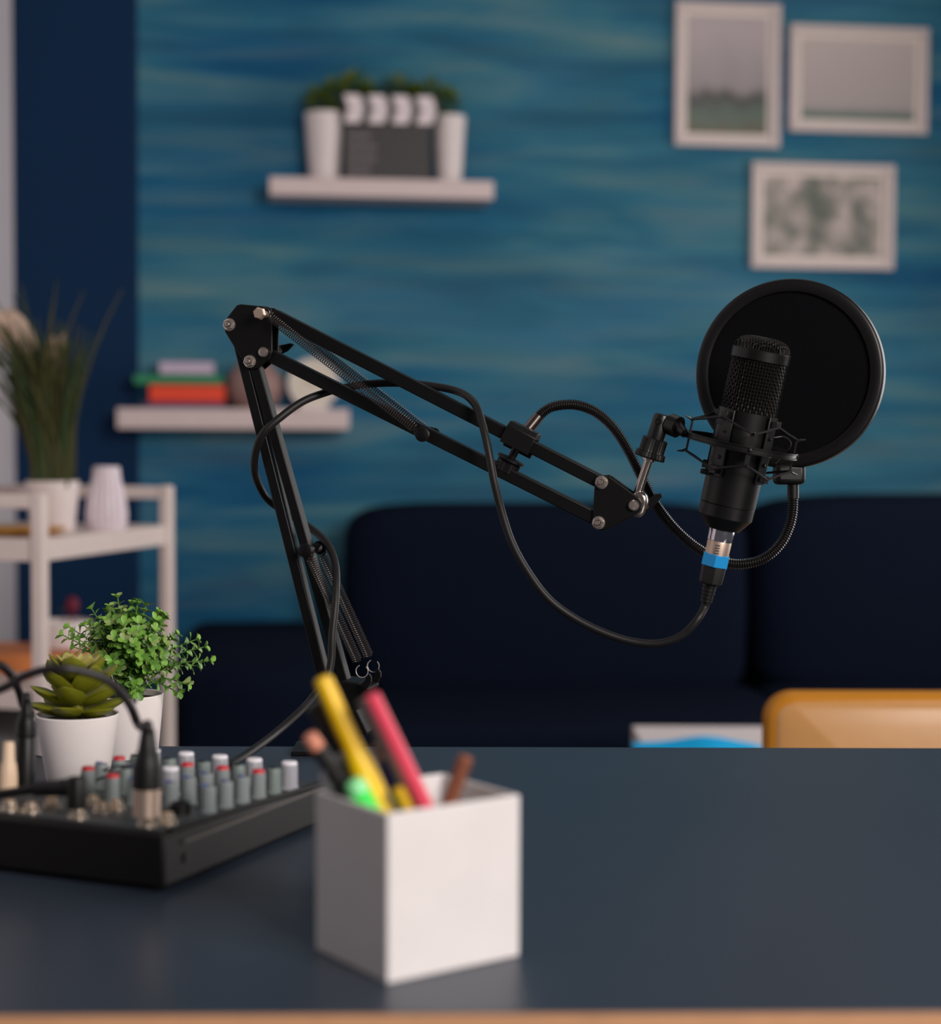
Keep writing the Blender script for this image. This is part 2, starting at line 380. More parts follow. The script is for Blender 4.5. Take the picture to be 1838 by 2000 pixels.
# --- books and things on the lower shelf
def book(x0, x1, y0, y1, z0, c, label, pages=(205, 190, 190)):
    off = 0.11; a = on_w(x0, 780, off); b = on_w(x1, 780, off); h = (y1-y0)/F*a.y; wd = (b-a).dot(WD); ctr = (a+b)/2-WN*0.05; ctr.z = z0+h/2
    t = thing('book', label, 'book', V((ctr.x, ctr.y, z0)), 'books stacked on the lower shelf')
    m = mat('book_cover_%d_%d' % c[:2], c, 0.55)
    mb = MB(); e = min(0.003, h*0.18); s2 = 0.1
    mb.box(ctr+V((0, 0, h/2-e/2)), wd, s2, e, WD, -WN); mb.box(ctr-V((0, 0, h/2-e/2)), wd, s2, e, WD, -WN); mb.box(ctr+WN*(s2/2-0.001), wd, 0.002, h, WD, -WN)
    part('cover', mb, m, t)
    mb = MB(); mb.box(ctr-WN*0.003, wd*0.97, s2*0.93, h-2*e-0.0002, WD, -WN); part('pages', mb, mat('page_edge_%d' % pages[0], pages, 0.8), t)
    return z0+h+0.0002
z = ZS2
z = book(277, 440, 786, 798, z, (78, 44, 96), 'thin purple book at the bottom of the shelf stack')
z = book(292, 440, 752, 786, z, (235, 62, 18), 'thick orange-red book second from the bottom of the shelf stack')
z = book(262, 436, 730, 750, z, (24, 130, 84), 'green book under the white one on the lower shelf')
z = book(312, 418, 702, 727, z, (196, 178, 200), 'pale lilac-white book on top of the shelf stack')
c = on_w(497, 780, 0.066); c.z = ZS2; r = 55/F*c.y
mb = MB(); h = 92/F*c.y; mb.lathe([(r*0.55, 0), (r*0.86, h*0.16), (r*1.0, h*0.45), (r*0.92, h*0.72), (r*0.62, h*0.93), (r*0.55, h), (r*0.48, h), (r*0.5, h*0.9)], c, k=40)
single('round_vase', 'taupe round vase on the lower shelf beside the books', 'vase', mb, mat('taupe_ceramic', (150, 118, 112), 0.5), c)
c = on_w(612, 780, 0.07); c.z = ZS2
t = thing('desk_clock', 'pale white rounded clock at the right end of the lower shelf', 'clock', c)
h = 100/F*c.y; r = h/2
mb = MB(); mb.lathe([(r-0.003, -0.015), (r, -0.012), (r, 0.012), (r-0.003, 0.015), (r-0.006, 0.012)], c+V((0, 0, r)), WN, k=48); part('case', mb, whitepaint, t)
mb = MB(); mb.lathe([(r-0.006, 0.0121), (0.001, 0.0125)], c+V((0, 0, r)), WN, k=40); part('face', mb, mat('cream_face', (216, 206, 190), 0.5), t)
mb = MB(); mb.bar(c+V((0, 0, r))+WN*0.0135, c+V((0, 0, r))+WN*0.0135+WD*0.012+V((0, 0, 0.02)), 0.002, 0.001, WN); part('hand', mb, clapm, t)
mb = MB(); mb.bar(c+V((0, 0, r))+WN*0.0135, c+V((0, 0, r))+WN*0.0135-WD*0.02+V((0, 0, 0.01)), 0.002, 0.001, WN); part('hand', mb, clapm, t)
mb = MB(); mb.box(c+V((0, 0, 0.004)), 0.07, 0.03, 0.008, WD, -WN); part('base', mb, whitepaint, t)

# ================================================================== SOFA
sofac = mat('dark_navy_fabric', (14, 21, 36), 0.95, spec=0.05, var=0.15, scale=60, bump=0.3)
def wloc(x, off, z): return WP+WD*x+WN*off+V((0, 0, z))
def cushion(mb, x0, x1, o0, o1, z0, z1, p=0.28, k=28, m=14):
    mb.ellipsoid(wloc((x0+x1)/2, (o0+o1)/2, (z0+z1)/2), (x1-x0)/2, (o1-o0)/2, (z1-z0)/2, WD, -WN, V((0, 0, 1)), k, m, p)
def off_x(px, off): return (on_w(px, 1100, off)-WP).dot(WD)
def off_z(py, off, px=1100): return on_w(px, py, off).z
sf = thing('sofa', 'dark navy fabric sofa with two tall back cushions against the blue wall', 'sofa', wloc(0.55, 0.5, 0))
xs = off_x(675, 0.35); xm = off_x(1468, 0.35); xa = off_x(352, 0.5)
mb = MB(); mb.box(wloc((xa+0.02+2.1)/2, 0.47, 0.23), 2.1-xa-0.02, 0.8, 0.3, WD, -WN); part('base', mb, sofac, sf, bevel=0.02)
mb = MB(); cushion(mb, xs, xm-0.006, 0.1, 0.4, 0.42, off_z(984, 0.3)); part('back_cushion', mb, sofac, sf, smooth=60)
mb = MB(); cushion(mb, xm+0.006, 2.1, 0.1, 0.4, 0.42, off_z(966, 0.3)); part('back_cushion', mb, sofac, sf, smooth=60)
mb = MB(); cushion(mb, xa+0.22, xm-0.003, 0.3, 0.88, 0.38, off_z(1372, 0.6), 0.2); part('seat_cushion', mb, sofac, sf, smooth=60)
mb = MB(); cushion(mb, xm+0.003, 2.1, 0.3, 0.88, 0.38, off_z(1372, 0.6), 0.2); part('seat_cushion', mb, sofac, sf, smooth=60)
mb = MB(); cushion(mb, xa, off_x(640, 0.5), 0.08, 0.9, 0.08, off_z(1238, 0.5), 0.2); part('armrest', mb, sofac, sf, smooth=60)
for x in (xa+0.08, 2.0):
    for o_ in (0.15, 0.8):
        mb = MB(); mb.lathe([(0.018, 0), (0.025, 0.1)], wloc(x, o_, 0)); part('leg', mb, blackp, sf)
# ================================================================== TROLLEY
tw = mat('trolley_cream_white', (222, 206, 200), 0.5)
N0 = at_y(78, 1098, 2.62); R0 = at_y(326, 1062, 3.05)
tz = (N0.z+R0.z)/2; N0.z = R0.z = 0; sd = (R0-N0); SL = sd.length; sd.normalize(); ld = V((-sd.y, sd.x, 0))
TW = 0.36
tr = thing('trolley', 'white metal serving trolley with trays and corner posts by the left wall', 'trolley', N0)
ps = 0.0215; ptop = at_y(326, 948, 3.05).z
corners = [N0, R0, R0+ld*TW, N0+ld*TW]
for i, c in enumerate(corners):
    mb = MB(); mb.box(c+V((0, 0, (0.07+ptop)/2)), ps, ps, ptop-0.07, sd, ld); part('post', mb, tw, tr, bevel=0.004)
    mb = MB(); mb.lathe([(0.022, -0.011), (0.026, -0.008), (0.026, 0.008), (0.022, 0.011)], c+V((0, 0, 0.026)), sd, k=20); wh = part('wheel', mb, blackp, tr)
    mb = MB(); mb.box(c+V((0, 0, 0.055)), 0.028, 0.018, 0.03, sd, ld); part('castor_fork', mb, steel, wh)
for a, b in ((0, 1), (2, 3)):
    pass
def rail(a, b, z, h=0.022, d=0.014):
    mb = MB(); mb.bar(corners[a]+V((0, 0, z)), corners[b]+V((0, 0, z)), d, h, V((0, 0, 1))); part('rail', mb, tw, tr, bevel=0.003)
rail(0, 3, ptop-0.013); rail(1, 2, ptop-0.013)
def tray(zb, hgt, name='tray'):
    ctr = (corners[0]+corners[2])/2; mb = MB()
    mb.box(ctr+V((0, 0, zb+hgt-0.003)), SL, TW, 0.003, sd, ld)
    for a, b in ((0, 1), (1, 2), (2, 3), (3, 0)):
        pa, pb = corners[a], corners[b]; mb.bar(pa+V((0, 0, zb+hgt/2)), pb+V((0, 0, zb+hgt/2)), 0.006, hgt, V((0, 0, 1)))
    part(name, mb, tw, tr, bevel=0.001); return zb+hgt-0.0014
ZT = tray(tz, 0.034); ZM = tray(at_y(78, 1388, 2.62).z, 0.03); ZB = tray(0.2, 0.034)
def tloc(s, l, z): return N0+sd*s+ld*l+V((0, 0, z))
# grass plant
p = at_y(103, 1030, 2.88); gp = V((p.x, p.y, ZT)); r = 52/F*2.88
g = thing('ornamental_grass', 'tall green grass with cream plumes in a white pot on the trolley', 'plant', gp)
hpot = at_y(103, 937, 2.88).z-ZT-0.002; gp0 = gp+V((0, 0, 0.0003))
pot(g, gp0, r, r*0.82, hpot, whitepaint)
mb = MB(); olive = [mat('grass_olive', (66, 64, 22), 0.6, var=0.3), mat('grass_green', (40, 62, 20), 0.6, var=0.3)]
random.seed(11)
for i in range(260):
    b = gp0+V((random.uniform(-.7, .7)*r, random.uniform(-.7, .7)*r, hpot*0.88)); dx = max(-0.7, min(0.22, random.gauss(-0.13, 0.18))); dy = random.gauss(0, 0.13)
    L = random.uniform(0.15, 0.28); pts = []
    if random.random() < .15: L *= 1.25
    for k in range(7):
        t = k/6; pts.append(b+V((dx*L*t*t*1.1, dy*L*t*t, L*t*(1-0.1*t*abs(dx)))))
    mb.cur = random.randrange(2); mb.tube(pts, [0.0035*(1-0.8*(k/6)**2)+0.0003 for k in range(7)], 4)
o = part('grass_blades', mb, olive, g); o['kind'] = 'stuff'
plm = mat('cream_plume', (206, 178, 158), 0.9, var=0.12, scale=150, bump=0.6)
for (x0, y0, x1, y1, rr) in ((15, 600, 66, 712, 0.021), (-20, 590, 30, 690, 0.018), (104, 655, 96, 735, 0.013), (128, 650, 104, 700, 0.006)):
    a = at_y(x0, y0, 2.9); b = at_y(x1, y1, 2.9); mb = MB()
    n = 12; mb.tube([b+(a-b)*(k/n) for k in range(n+1)], [rr*math.sin(PI*min(1, (k/n)*0.93+0.07))**0.7+0.001 for k in range(n+1)], 12)
    mb.tube([gp0+V((0, 0, hpot*0.9)), b+(a-b)*0.1], 0.0015, 5)
    part('plume', mb, plm, g)
# ribbed vase
p = at_y(208, 1035, 2.92); vb = V((p.x, p.y, ZT)); vh = at_y(208, 911, 2.92).z-ZT; R = 41/F*2.92
mb = MB(); k = 72; prof = [(0.86, 0), (0.98, 0.08), (1.0, 0.25), (0.93, 0.45), (0.78, 0.68), (0.68, 0.82), (0.66, 0.94), (0.62, 1.0), (0.52, 1.0), (0.5, 0.9)]
vs = []; fs = []
for i, (q, hh) in enumerate(prof):
    for j in range(k):
        a = 2*PI*j/k; rr = R*q*(1+(-0.09*(j % 4 in (0, 1)) if 0 < i < 7 else 0)); vs.append(vb+V((rr*math.cos(a), rr*math.sin(a), hh*vh)))
for i in range(len(prof)-1):
    for j in range(k): fs.append((i*k+j, i*k+(j+1) % k, (i+1)*k+(j+1) % k, (i+1)*k+j))
fs.append(tuple(range(k))); mb.add(vs, fs)
single('ribbed_vase', 'small white ribbed tapering vase on the trolley top beside the grass', 'vase', mb, mat('glazed_lilac_white', (222, 208, 216), 0.35), vb)
# gold dish
p = at_y(40, 1052, 2.76); gd = V((p.x, p.y, ZT)); mb = MB(); mb.lathe([(0.045, 0), (0.07, 0.008), (0.073, 0.012), (0.07, 0.012), (0.045, 0.003)], gd, k=40)
single('gold_dish', 'shallow gold dish on the trolley top in front of the grass pot', 'dish', mb, mat('gold_metal', (214, 160, 70), 0.4, 0.6), gd)
# box on middle tray
p = at_y(105, 1308, 2.9); ob = N0+sd*0.257+ld*0.150+V((0, 0, ZM)); bt = at_y(105, 1274, 2.9).z
bx = thing('wooden_box', 'low orange wooden box on the lower trolley tray', 'box', ob)
om = mat('orange_wood', (226, 140, 78), 0.5, var=0.1); hb = max(0.03, bt-ZM)
for dx, dy, sx, sy in ((0, -0.07, 0.24, 0.01), (0, 0.07, 0.24, 0.01), (-0.115, 0, 0.01, 0.13), (0.115, 0, 0.01, 0.13)):
    mb = MB(); mb.box(ob+sd*dy+ld*dx+V((0, 0, hb/2)), sx, sy, hb, ld, sd); part('side_panel', mb, om, bx, bevel=0.001)
mb = MB(); mb.box(ob+V((0, 0, hb-0.004)), 0.218, 0.128, 0.006, ld, sd); part('lid', mb, om, bx)
# white tub standing on the box, red bow on it
wt0 = ob+V((0.02, 0.012, hb)); wt0 = V((at_y(125, 1200, wt0.y).x, wt0.y, ob.z+hb)); hh = at_y(125, 1212, wt0.y).z-wt0.z
mb = MB(); mb.lathe([(0.036, 0), (0.042, 0.004), (0.046, hh-0.004), (0.044, hh), (0.041, hh-0.003), (0.038, 0.006)], wt0, k=36)
single('white_tub', 'white round tub on the orange box in the trolley', 'tub', mb, whitepaint, wt0)
rb = wt0+V((0.014, 0, 0.006)); mb = MB(); mb.ellipsoid(rb+V((0, 0, 0.02+hh-0.0)), 0.012, 0.012, 0.016); 
mb.tube([rb+V((0, 0, 0.0)), rb+V((0, 0, hh+0.01))], 0.002, 6)
t = thing('artificial_rose', 'dark red flower standing in the white tub', 'flower', rb)
part('bloom', mb, mat('crimson_petal', (104, 16, 44), 0.7), t)
mb = MB(); leaf_into(mb, rb+V((0, 0, hh+0.004)), V((-1, -0.2, 0.5)), V((0, 0, 1)), 0.025, 0.6); part('leaf', mb, dgreens[2], t)
# dark box on the lowest tray, added to stand for shade under the trays
p = tloc(SL*0.5, TW*0.5, ZB); mb = MB(); mb.box(p+V((0, 0, 0.15)), SL*0.86, TW*0.84, 0.3, sd, ld)
t = thing('tray_shade_box', 'dark grey box added as the shade under the trolley tray', 'box', p)
part('body', mb, mat('tray_shade_grey', (112, 110, 110), 0.9, bump=0.3), t, bevel=0.006)
mb = MB(); mb.box(p+V((0, 0, 0.307)), SL*0.88, TW*0.87, 0.014, sd, ld); part('lid', mb, mat('tray_shade_grey', (112, 110, 110)), t, bevel=0.003)

# ================================================================== CHAIR AND COFFEE TABLE
CY = 2.1
def chx(px, py=1420): return at_y(px, py, CY)
leath = mat('mustard_leather', (206, 134, 26), 0.42, spec=0.4, scale=30, bump=0.08); tan = mat('tan_leather_face', (212, 156, 96), 0.38, spec=0.5, scale=30, bump=0.06)
x0 = chx(1505).x; x1 = x0+0.46; zt = chx(1650, 1360).z
ch = thing('chair', 'mustard yellow leather chair behind the right side of the desk', 'chair', ((x0+x1)/2, CY+0.24, 0))
def rrect(cx, cz, w_, h_, r_, n=8):
    o = []
    for (sx, sz, a0) in ((1, 1, 0), (-1, 1, 90), (-1, -1, 180), (1, -1, 270)):
        for i in range(n+1):
            a = math.radians(a0+90*i/n); o.append((cx+sx*(w_/2-r_)+r_*math.cos(a), cz+sz*(h_/2-r_)+r_*math.sin(a)))
    return o
hc = 0.34; cx = (x0+x1)/2; cz = zt-hc/2
def shell(mb, layers):   # layers: (y, outline scale inset)
    rings = []
    for (y, ins, r_) in layers: rings.append([V((a, y+0.03*((a-cx)/0.23)**2, b)) for a, b in rrect(cx, cz, 0.46-2*ins, hc-2*ins, r_)])
    n = len(rings[0]); vs = [p for r_ in rings for p in r_]; fs = []
    for i in range(len(rings)-1):
        for j in range(n): fs.append((i*n+j, i*n+(j+1) % n, (i+1)*n+(j+1) % n, (i+1)*n+j))
    fs.append(tuple(range(n))); fs.append(tuple(range((len(rings)-1)*n, len(rings)*n))); mb.add(vs, fs)
mb = MB(); shell(mb, [(CY+0.05, 0.012, 0.026), (CY+0.045, 0.003, 0.033), (CY+0.03, 0, 0.036), (CY+0.012, 0.003, 0.033), (CY+0.004, 0.010, 0.026), (CY+0.006, 0.018, 0.02)]); part('backrest', mb, leath, ch, smooth=60)
mb = MB(); shell(mb, [(CY+0.012, 0.010, 0.026), (CY+0.0025, 0.013, 0.024), (CY-0.0005, 0.02, 0.02), (CY-0.0025, 0.04, 0.02), (CY-0.004, 0.07, 0.02), (CY-0.005, 0.10, 0.02), (CY-0.0055, 0.13, 0.02), (CY-0.0057, 0.15, 0.015)]); part('back_panel', mb, tan, ch, smooth=60)
mb = MB(); mb.ellipsoid((cx, CY+0.27, 0.43), 0.23, 0.22, 0.045, p=0.35); part('seat', mb, leath, ch, smooth=60)
for sx in (-1, 1):
    mb = MB(); mb.tube([(cx+sx*0.17, CY+0.02, 0.5), (cx+sx*0.175, CY+0.05, 0.2), (cx+sx*0.18, CY+0.03, 0)], 0.012, 10); part('leg', mb, blackp, ch)
    mb = MB(); mb.tube([(cx+sx*0.17, CY+0.42, 0.4), (cx+sx*0.18, CY+0.46, 0)], 0.012, 10); part('leg', mb, blackp, ch)
QY = 3.0; a = at_y(1236, 1421, QY); ctz = a.z; c0 = V((a.x+0.33, QY-0.15, 0))
ct = thing('coffee_table', 'low white table between the sofa and the desk', 'table', c0)
mb = MB(); mb.box(c0+V((0, 0, ctz-0.02)), 0.66, 0.34, 0.04); part('tabletop', mb, whitepaint, ct, bevel=0.002)
for sx in (-1, 1):
    for sy in (-1, 1):
        mb = MB(); mb.box(c0+V((sx*0.3, sy*0.14, (ctz-0.04)/2)), 0.035, 0.035, ctz-0.04); part('leg', mb, whitepaint, ct)
# blue magazine open on the table front
bm_ = mat('bright_blue_paper', (0, 186, 250), 0.5); mb = MB(); yy = QY-0.27; n = 24
pxs = [1222+(1505-1222)*i/n for i in range(n+1)]
def top(px): 
    t = (px-1222)/(1505-1222); h = 10+20*math.exp(-((t-0.6)/0.22)**2); return ctz+0.0005+h/F*yy*0.62*(1-abs(2*t-1)**6)
vs = []; fs = []
for px in pxs:
    X = at_y(max(px, 1245), 1450, yy).x; zt_ = top(px)
    vs += [V((X, yy-0.03, ctz+0.0003)), V((X, yy-0.03, zt_)), V((X, yy+0.1, zt_)), V((X, yy+0.1, ctz+0.0003))]
for i in range(n):
    for j in range(4): fs.append((i*4+j, i*4+(j+1) % 4, (i+1)*4+(j+1) % 4, (i+1)*4+j))
fs += [(0, 1, 2, 3), (n*4, n*4+1, n*4+2, n*4+3)]; mb.add(vs, fs)
single('magazine', 'bright blue magazine lying open on the low white table', 'magazine', mb, bm_, V((at_y(1370, 1450, yy).x, yy, ctz)))

# ================================================================== BOOM ARM
nut = MB(); nut.cur = 0
nut.lathe([(0.0054, 0), (0.0054, 0.0007), (0.0047, 0.0009)], k=28)
nut.lathe([(0.0048, 0.0009), (0.0049, 0.0013), (0.0049, 0.0036), (0.0041, 0.0042), (0.0028, 0.0042), (0.0027, 0.0026)], k=6)
nut.lathe([(0.0027, 0.0028), (0.0021, 0.0028), (0.0021, 0.0056), (0.0016, 0.0061), (0.0004, 0.0060)], k=18)
boltst = mat('zinc_bolt_steel', (222, 204, 194), 0.24, 0.92)
nutme = mesh_of('bolt', nut, boltst)
boltm = MB(); boltm.lathe([(0.0030, 0), (0.0044, 0.0006), (0.0046, 0.002), (0.0036, 0.0036), (0.0012, 0.0040)], k=24); boltme = mesh_of('bolt_head', boltm, boltst)
arm = thing('boom_arm', 'black folding spring boom arm clamped to the rear edge of the desk', 'microphone arm', A(650, 1470, 0).xy.to_3d()+V((0, 0, ZD)))
BW, BD = 0.0115, 0.013
def abar(a, b, name='bar', BW=0.0108):
    p0, p1 = A(a[0], a[1], 0.006), A(b[0], b[1], 0.006); mb = MB(); mb.bar(p0-AN*0.006, p1-AN*0.006, BW, BD, AN); part(name, mb, black, arm, bevel=0.0009)
abar((532, 615), (1178, 945), 'upper_bar'); abar((520, 692), (1171, 1017), 'lower_bar')
abar((455, 632), (634, 1342), 'left_bar', 0.0088); abar((490, 692), (672, 1340), 'right_bar', 0.0084)
def plate(pts, off, th=0.002, name='joint_plate', mt=black, obj=None):
    mb = MB(); mb.prism([A(x, y, off) for x, y in pts], AN*(-th)); return part(name, mb, mt, obj or arm, bevel=0.0008, smooth=0)
elb = [(462, 596), (470, 594), (522, 599), (530, 603), (531.5, 612), (531, 690), (527, 702), (518, 708), (504, 720), (494, 722), (484, 719), (477, 710), (440, 650), (437, 640), (437, 628)]
plate(elb, 0.0092); 
def backpl(pts, foff, boff): # same outline, other side: shift in the arm plane
    return [A(x, y, foff)-AN*(foff-boff) for x, y in pts]
mb = MB(); mb.prism(backpl(elb, 0.0092, -0.0072), AN*(-0.002)); part('joint_plate', mb, black, arm, bevel=0.0008, smooth=0)
tip = [(1166, 933), (1174, 929), (1184, 928), (1192, 932), (1247, 972), (1254, 981), (1253, 994), (1246, 1003), (1192, 1031), (1180, 1036), (1168, 1035), (1159, 1028), (1157, 1018), (1161, 945)]
plate(tip, 0.0092); mb = MB(); mb.prism(backpl(tip, 0.0092, -0.0072), AN*(-0.002)); part('joint_plate', mb, black, arm, bevel=0.0008, smooth=0)
for (x, y) in ((448, 634), (488, 706), (1175, 942), (1169, 1021), (640, 1374)):
    p = A(x, y, 0.0095); inst('bolt', nutme, arm, axes(p-AN*0.0003, AN, V((0, 0, 1)), 1.0)); inst('bolt', nutme, arm, axes(p-AN*0.0188, -AN, V((0, 0, 1))))
for (x, y) in ((515, 688), (1238, 987)):
    p = A(x, y, 0.0095); inst('bolt', boltme, arm, axes(p-AN*0.0003, AN)); inst('bolt', boltme, arm, axes(p-AN*0.0188, -AN))
# spring hanger rod through the elbow
pc = A(506, 612, 0.024); mb = MB(); mb.lathe([(0.0012, 0.0052), (0.0044, 0.005), (0.0054, 0.0035), (0.0054, 0.0)], pc-AN*0.003, AN, k=6); mb.lathe([(0.0034, -0.051), (0.0034, 0)], pc-AN*0.002, AN, k=16)
mb.lathe([(0.0050, -0.0525), (0.0050, -0.049)], pc-AN*0.002, AN, k=6)
part('spring_rod', mb, nickel, arm)
def spring(p0, p1, R, turns, wire=0.00048, bow=0.0):
    a = (p1-p0); L = a.length; a.normalize(); u = a.orthogonal().normalized(); v = a.cross(u); pts = []; n = int(turns*12)
    for i in range(n+1):
        t = i/n; an = t*turns*2*PI; rr = R*min(1, 0.35+min(t, 1-t)*40)
        pts.append(p0+a*(L*t)+(u*math.cos(an)+v*math.sin(an))*rr)
    return pts
sprm = mat('spring_steel_black', (74, 68, 66), 0.3, 0.7)
def loop(c, r, n, d0, sweep=5.2):
    u = V(d0).normalized(); v = n.cross(u); return [c+(u*math.cos(a)+v*math.sin(a))*r for a in [sweep*i/22 for i in range(23)]]
def shift_off(px, py, o, o2):  # the matching point on the other side of the arm
    p = A(px, py, o); return p-AN*(o-o2)
for off in (0.017, -0.017):
    a = shift_off(524, 617, 0.017, off); b = shift_off(812, 838, 0.017, off); mb = MB(); mb.tube(spring(a, b, 0.0037, 76), 0.00040, 5)
    d = (b-a).normalized(); mb.tube(loop(b+d*0.004, 0.0045, AN, -d), 0.0005, 5); mb.tube(loop(a-d*0.004, 0.0045, AN, d), 0.0005, 5)
    part('spring', mb, sprm, arm)
    c = shift_off(826, 849, 0.017, off); s_ = 1 if off > 0 else -1
    mb = MB(); mb.lathe([(0.0040, -0.010), (0.0040, 0.001), (0.0060, 0.0012), (0.0060, 0.0034), (0.0045, 0.004)], c, AN*s_, k=20); part('spring_peg', mb, black, arm)
    a = shift_off(606, 1088, 0.017, off); b = shift_off(699, 1293, 0.017, off); mb = MB(); mb.tube(spring(a, b, 0.0043, 52), 0.00042, 5)
    d = (b-a).normalized(); rc = shift_off(707, 1311, 0.017, off); mb.tube(loop(a-d*0.004, 0.0045, AN, d), 0.0005, 5)
    so = part('spring', mb, sprm, arm); mb = MB(); mb.tube(loop(rc, 0.0053, AN, (b-rc), 5.1), 0.0004, 6); part('hook_ring', mb, mat('bare_ring_steel', (190, 182, 178), 0.4, 0.5), so)
    c = shift_off(598, 1075, 0.017, off)
    mb = MB(); mb.lathe([(0.0040, -0.012), (0.0040, 0.001), (0.0060, 0.0012), (0.0060, 0.0034), (0.0045, 0.004)], c, AN*s_, k=20); part('spring_peg', mb, black, arm)
    # bent hook bracket arm
    h = [A(x, y, 0.017)-AN*(0.017-off) for x, y in ((713, 1318), (719, 1316), (724, 1323), (724, 1332), (716, 1346), (700, 1356), (676, 1356), (690, 1342), (704, 1337), (712, 1330), (714, 1324))]
    mb = MB(); mb.prism([p-AN*(0.001*s_) for p in h], AN*(-0.003*s_)); part('spring_bracket', mb, black, arm, smooth=0)
# foot: socket block, post, clamp
mb = MB(); mb.prism([A(x, y, 0.016) for x, y in ((622, 1338), (668, 1330), (700, 1334), (722, 1344), (716, 1356), (703, 1374), (690, 1394), (628, 1394), (620, 1372))], AN*(-0.032)); part('pivot_bracket', mb, black, arm, bevel=0.0015, smooth=0)
mb = MB(); mb.prism([A(x, y, 0.012) for x, y in ((626, 1390), (696, 1386), (718, 1430), (716, 1436), (700, 1436), (688, 1406), (630, 1406))], AN*(-0.024)); part('pivot_bracket', mb, black, arm, bevel=0.001, smooth=0)
pb = A(655, 1470, 0); pb.z = ZD
mb = MB(); mb.lathe([(0.0125, 0.0034), (0.0125, 0.030), (0.0095, 0.033), (0.0075, 0.05)], pb, k=28); part('post_socket', mb, black, arm)
bk = at_z(655, 1459, ZD)
cw = 0.058
mb = MB(); cbx = pb.x-0.008; y0 = pb.y-0.014; y1 = bk.y+0.006
mb.box((cbx, (y0+y1+0.004)/2, ZD+0.002), cw, y1-y0+0.004, 0.0036); mb.box((cbx, y1+0.002, ZD-0.03), cw*0.8, 0.004, 0.066); mb.box((cbx, (y0+y1)/2+0.004, ZD-0.063), cw*0.8, y1-y0, 0.004)
part('desk_clamp', mb, black, arm, bevel=0.0008)
mb = MB(); q = V((cbx, (y0+y1)/2-0.002, 0)); mb.lathe([(0.012, ZD-0.0315), (0.012, ZD-0.0285)], q); mb.lathe([(0.004, ZD-0.09), (0.004, ZD-0.03)], q, k=12); mb.bar(q+V((-0.02, 0, ZD-0.088)), q+V((0.02, 0, ZD-0.088)), 0.004, 0.004, V((0, 1, 0))); part('clamp_screw', mb, steel, arm)
# elbow wing lever behind
a = A(536, 690, -0.012); b = shift_off(520, 692, 0.0092, -0.03)
wl = A(545, 683, -0.02)
mb = MB(); mb.tube([A(532, 690, -0.012), wl], 0.004, 10); mb.prism([A(541, 675, -0.024), A(566, 670, -0.024), A(574, 672, -0.024), A(560, 686, -0.024), A(549, 691, -0.024), A(541, 686, -0.024)], AN*(-0.004)); part('wing_lever', mb, black, arm, bevel=0.001)
# tip: steel yoke, rod, wing lever
mb = MB(); u_ = [A(1236, 962, 0.0065), A(1252, 959, 0.0065), A(1263, 968, 0.0065), A(1264, 981, 0.0065), A(1258, 1002, 0.0065), A(1248, 1012, 0.0065), A(1234, 1009, 0.0065)]
mb.prism(u_, AN*(-0.013)); part('yoke', mb, steel, arm, bevel=0.0025, label='polished steel yoke', seg=3, smooth=50)
ra, rbp = A(1246, 962, 0), A(1268, 896, 0); ax = (rbp-ra).normalized()
mb = MB(); mb.lathe([(0.0036, -0.002), (0.0036, (rbp-ra).length)], ra, ax, k=24); mb.lathe([(0.0054, (rbp-ra).length-0.0015), (0.0054, (rbp-ra).length+0.001)], ra, ax, k=24); part('steel_rod', mb, steel, arm, label='bright steel stud')
mb = MB(); mb.tube([A(1250, 990, -0.008), A(1262, 988, -0.018)], 0.0035, 10); mb.prism([A(1262, 990, -0.018), A(1268, 974, -0.018), A(1280, 965, -0.018), A(1294, 964, -0.018), A(1292, 971, -0.018), A(1272, 993, -0.018), A(1264, 1000, -0.018)], AN*(-0.005)); part('wing_lever', mb, black, arm, bevel=0.001)

# ================================================================== MICROPHONE AND SHOCK MOUNT
MY = 1.400; K = MY/F
MB0 = at_y(1411, 1033, MY); tow = -fwd
AX = (RT*0.1985+UP*0.98+tow*0.13).normalized(); MXr = (RT-AX*RT.dot(AX)).normalized(); MYf = AX.cross(MXr)   # MYf points away from the camera
if MYf.dot(fwd) < 0: MYf = -MYf
def mp(x, t, d=0): return MB0+MXr*(x*K)+AX*(t*K)-MYf*(d*K)        # x right, t up the axis, d towards the camera, in px at the microphone
micb = mat('matt_black_microphone_body', (8, 7, 7), 0.38, spec=0.4)
micm = mat('black_wire_mesh', (52, 48, 47), 0.3, 0.5)
mic = thing('microphone', 'black condenser microphone with a wire mesh head held in the shock mount', 'microphone', MB0)
def lk(prof, k=64, b=MB0): 
    m_ = MB(); m_.lathe([(r*K, h*K) for r, h in prof], b, AX, k=k, x=MXr); return m_
part('base_cone', lk([(31, 0), (33, 0), (51, 23), (53, 25), (53.5, 48), (52.5, 49)]), micb, mic)
part('body', lk([(52.5, 49), (54, 50), (55, 170), (55, 232), (54, 234), (50, 234)]), micb, mic)
part('lower_collar', lk([(54.6, 200), (55.8, 201), (55.8, 234), (54, 235)]), micb, mic)
part('head_band', lk([(54.5, 334), (56.6, 335), (56.6, 353), (55.5, 354.5), (52, 354.5), (52, 334)]), micb, mic)
part('inner_capsule_screen', lk([(49.5, 233), (50, 235), (50, 350), (48.5, 364), (40, 372), (20, 376), (1, 377)]), mat('dark_inner_mesh', (8, 8, 8), 0.9, spec=0.05), mic)
for an in (18, 198):
    a = math.radians(an); c_, s_ = math.cos(a), math.sin(a); m_ = MB(); m_.bar(mp(54.6*c_, 233, 54.6*s_), mp(54.6*c_, 335, 54.6*s_), 6*K, 2.6*K, (MXr*c_-MYf*s_)); part('side_rail', m_, micb, mic)
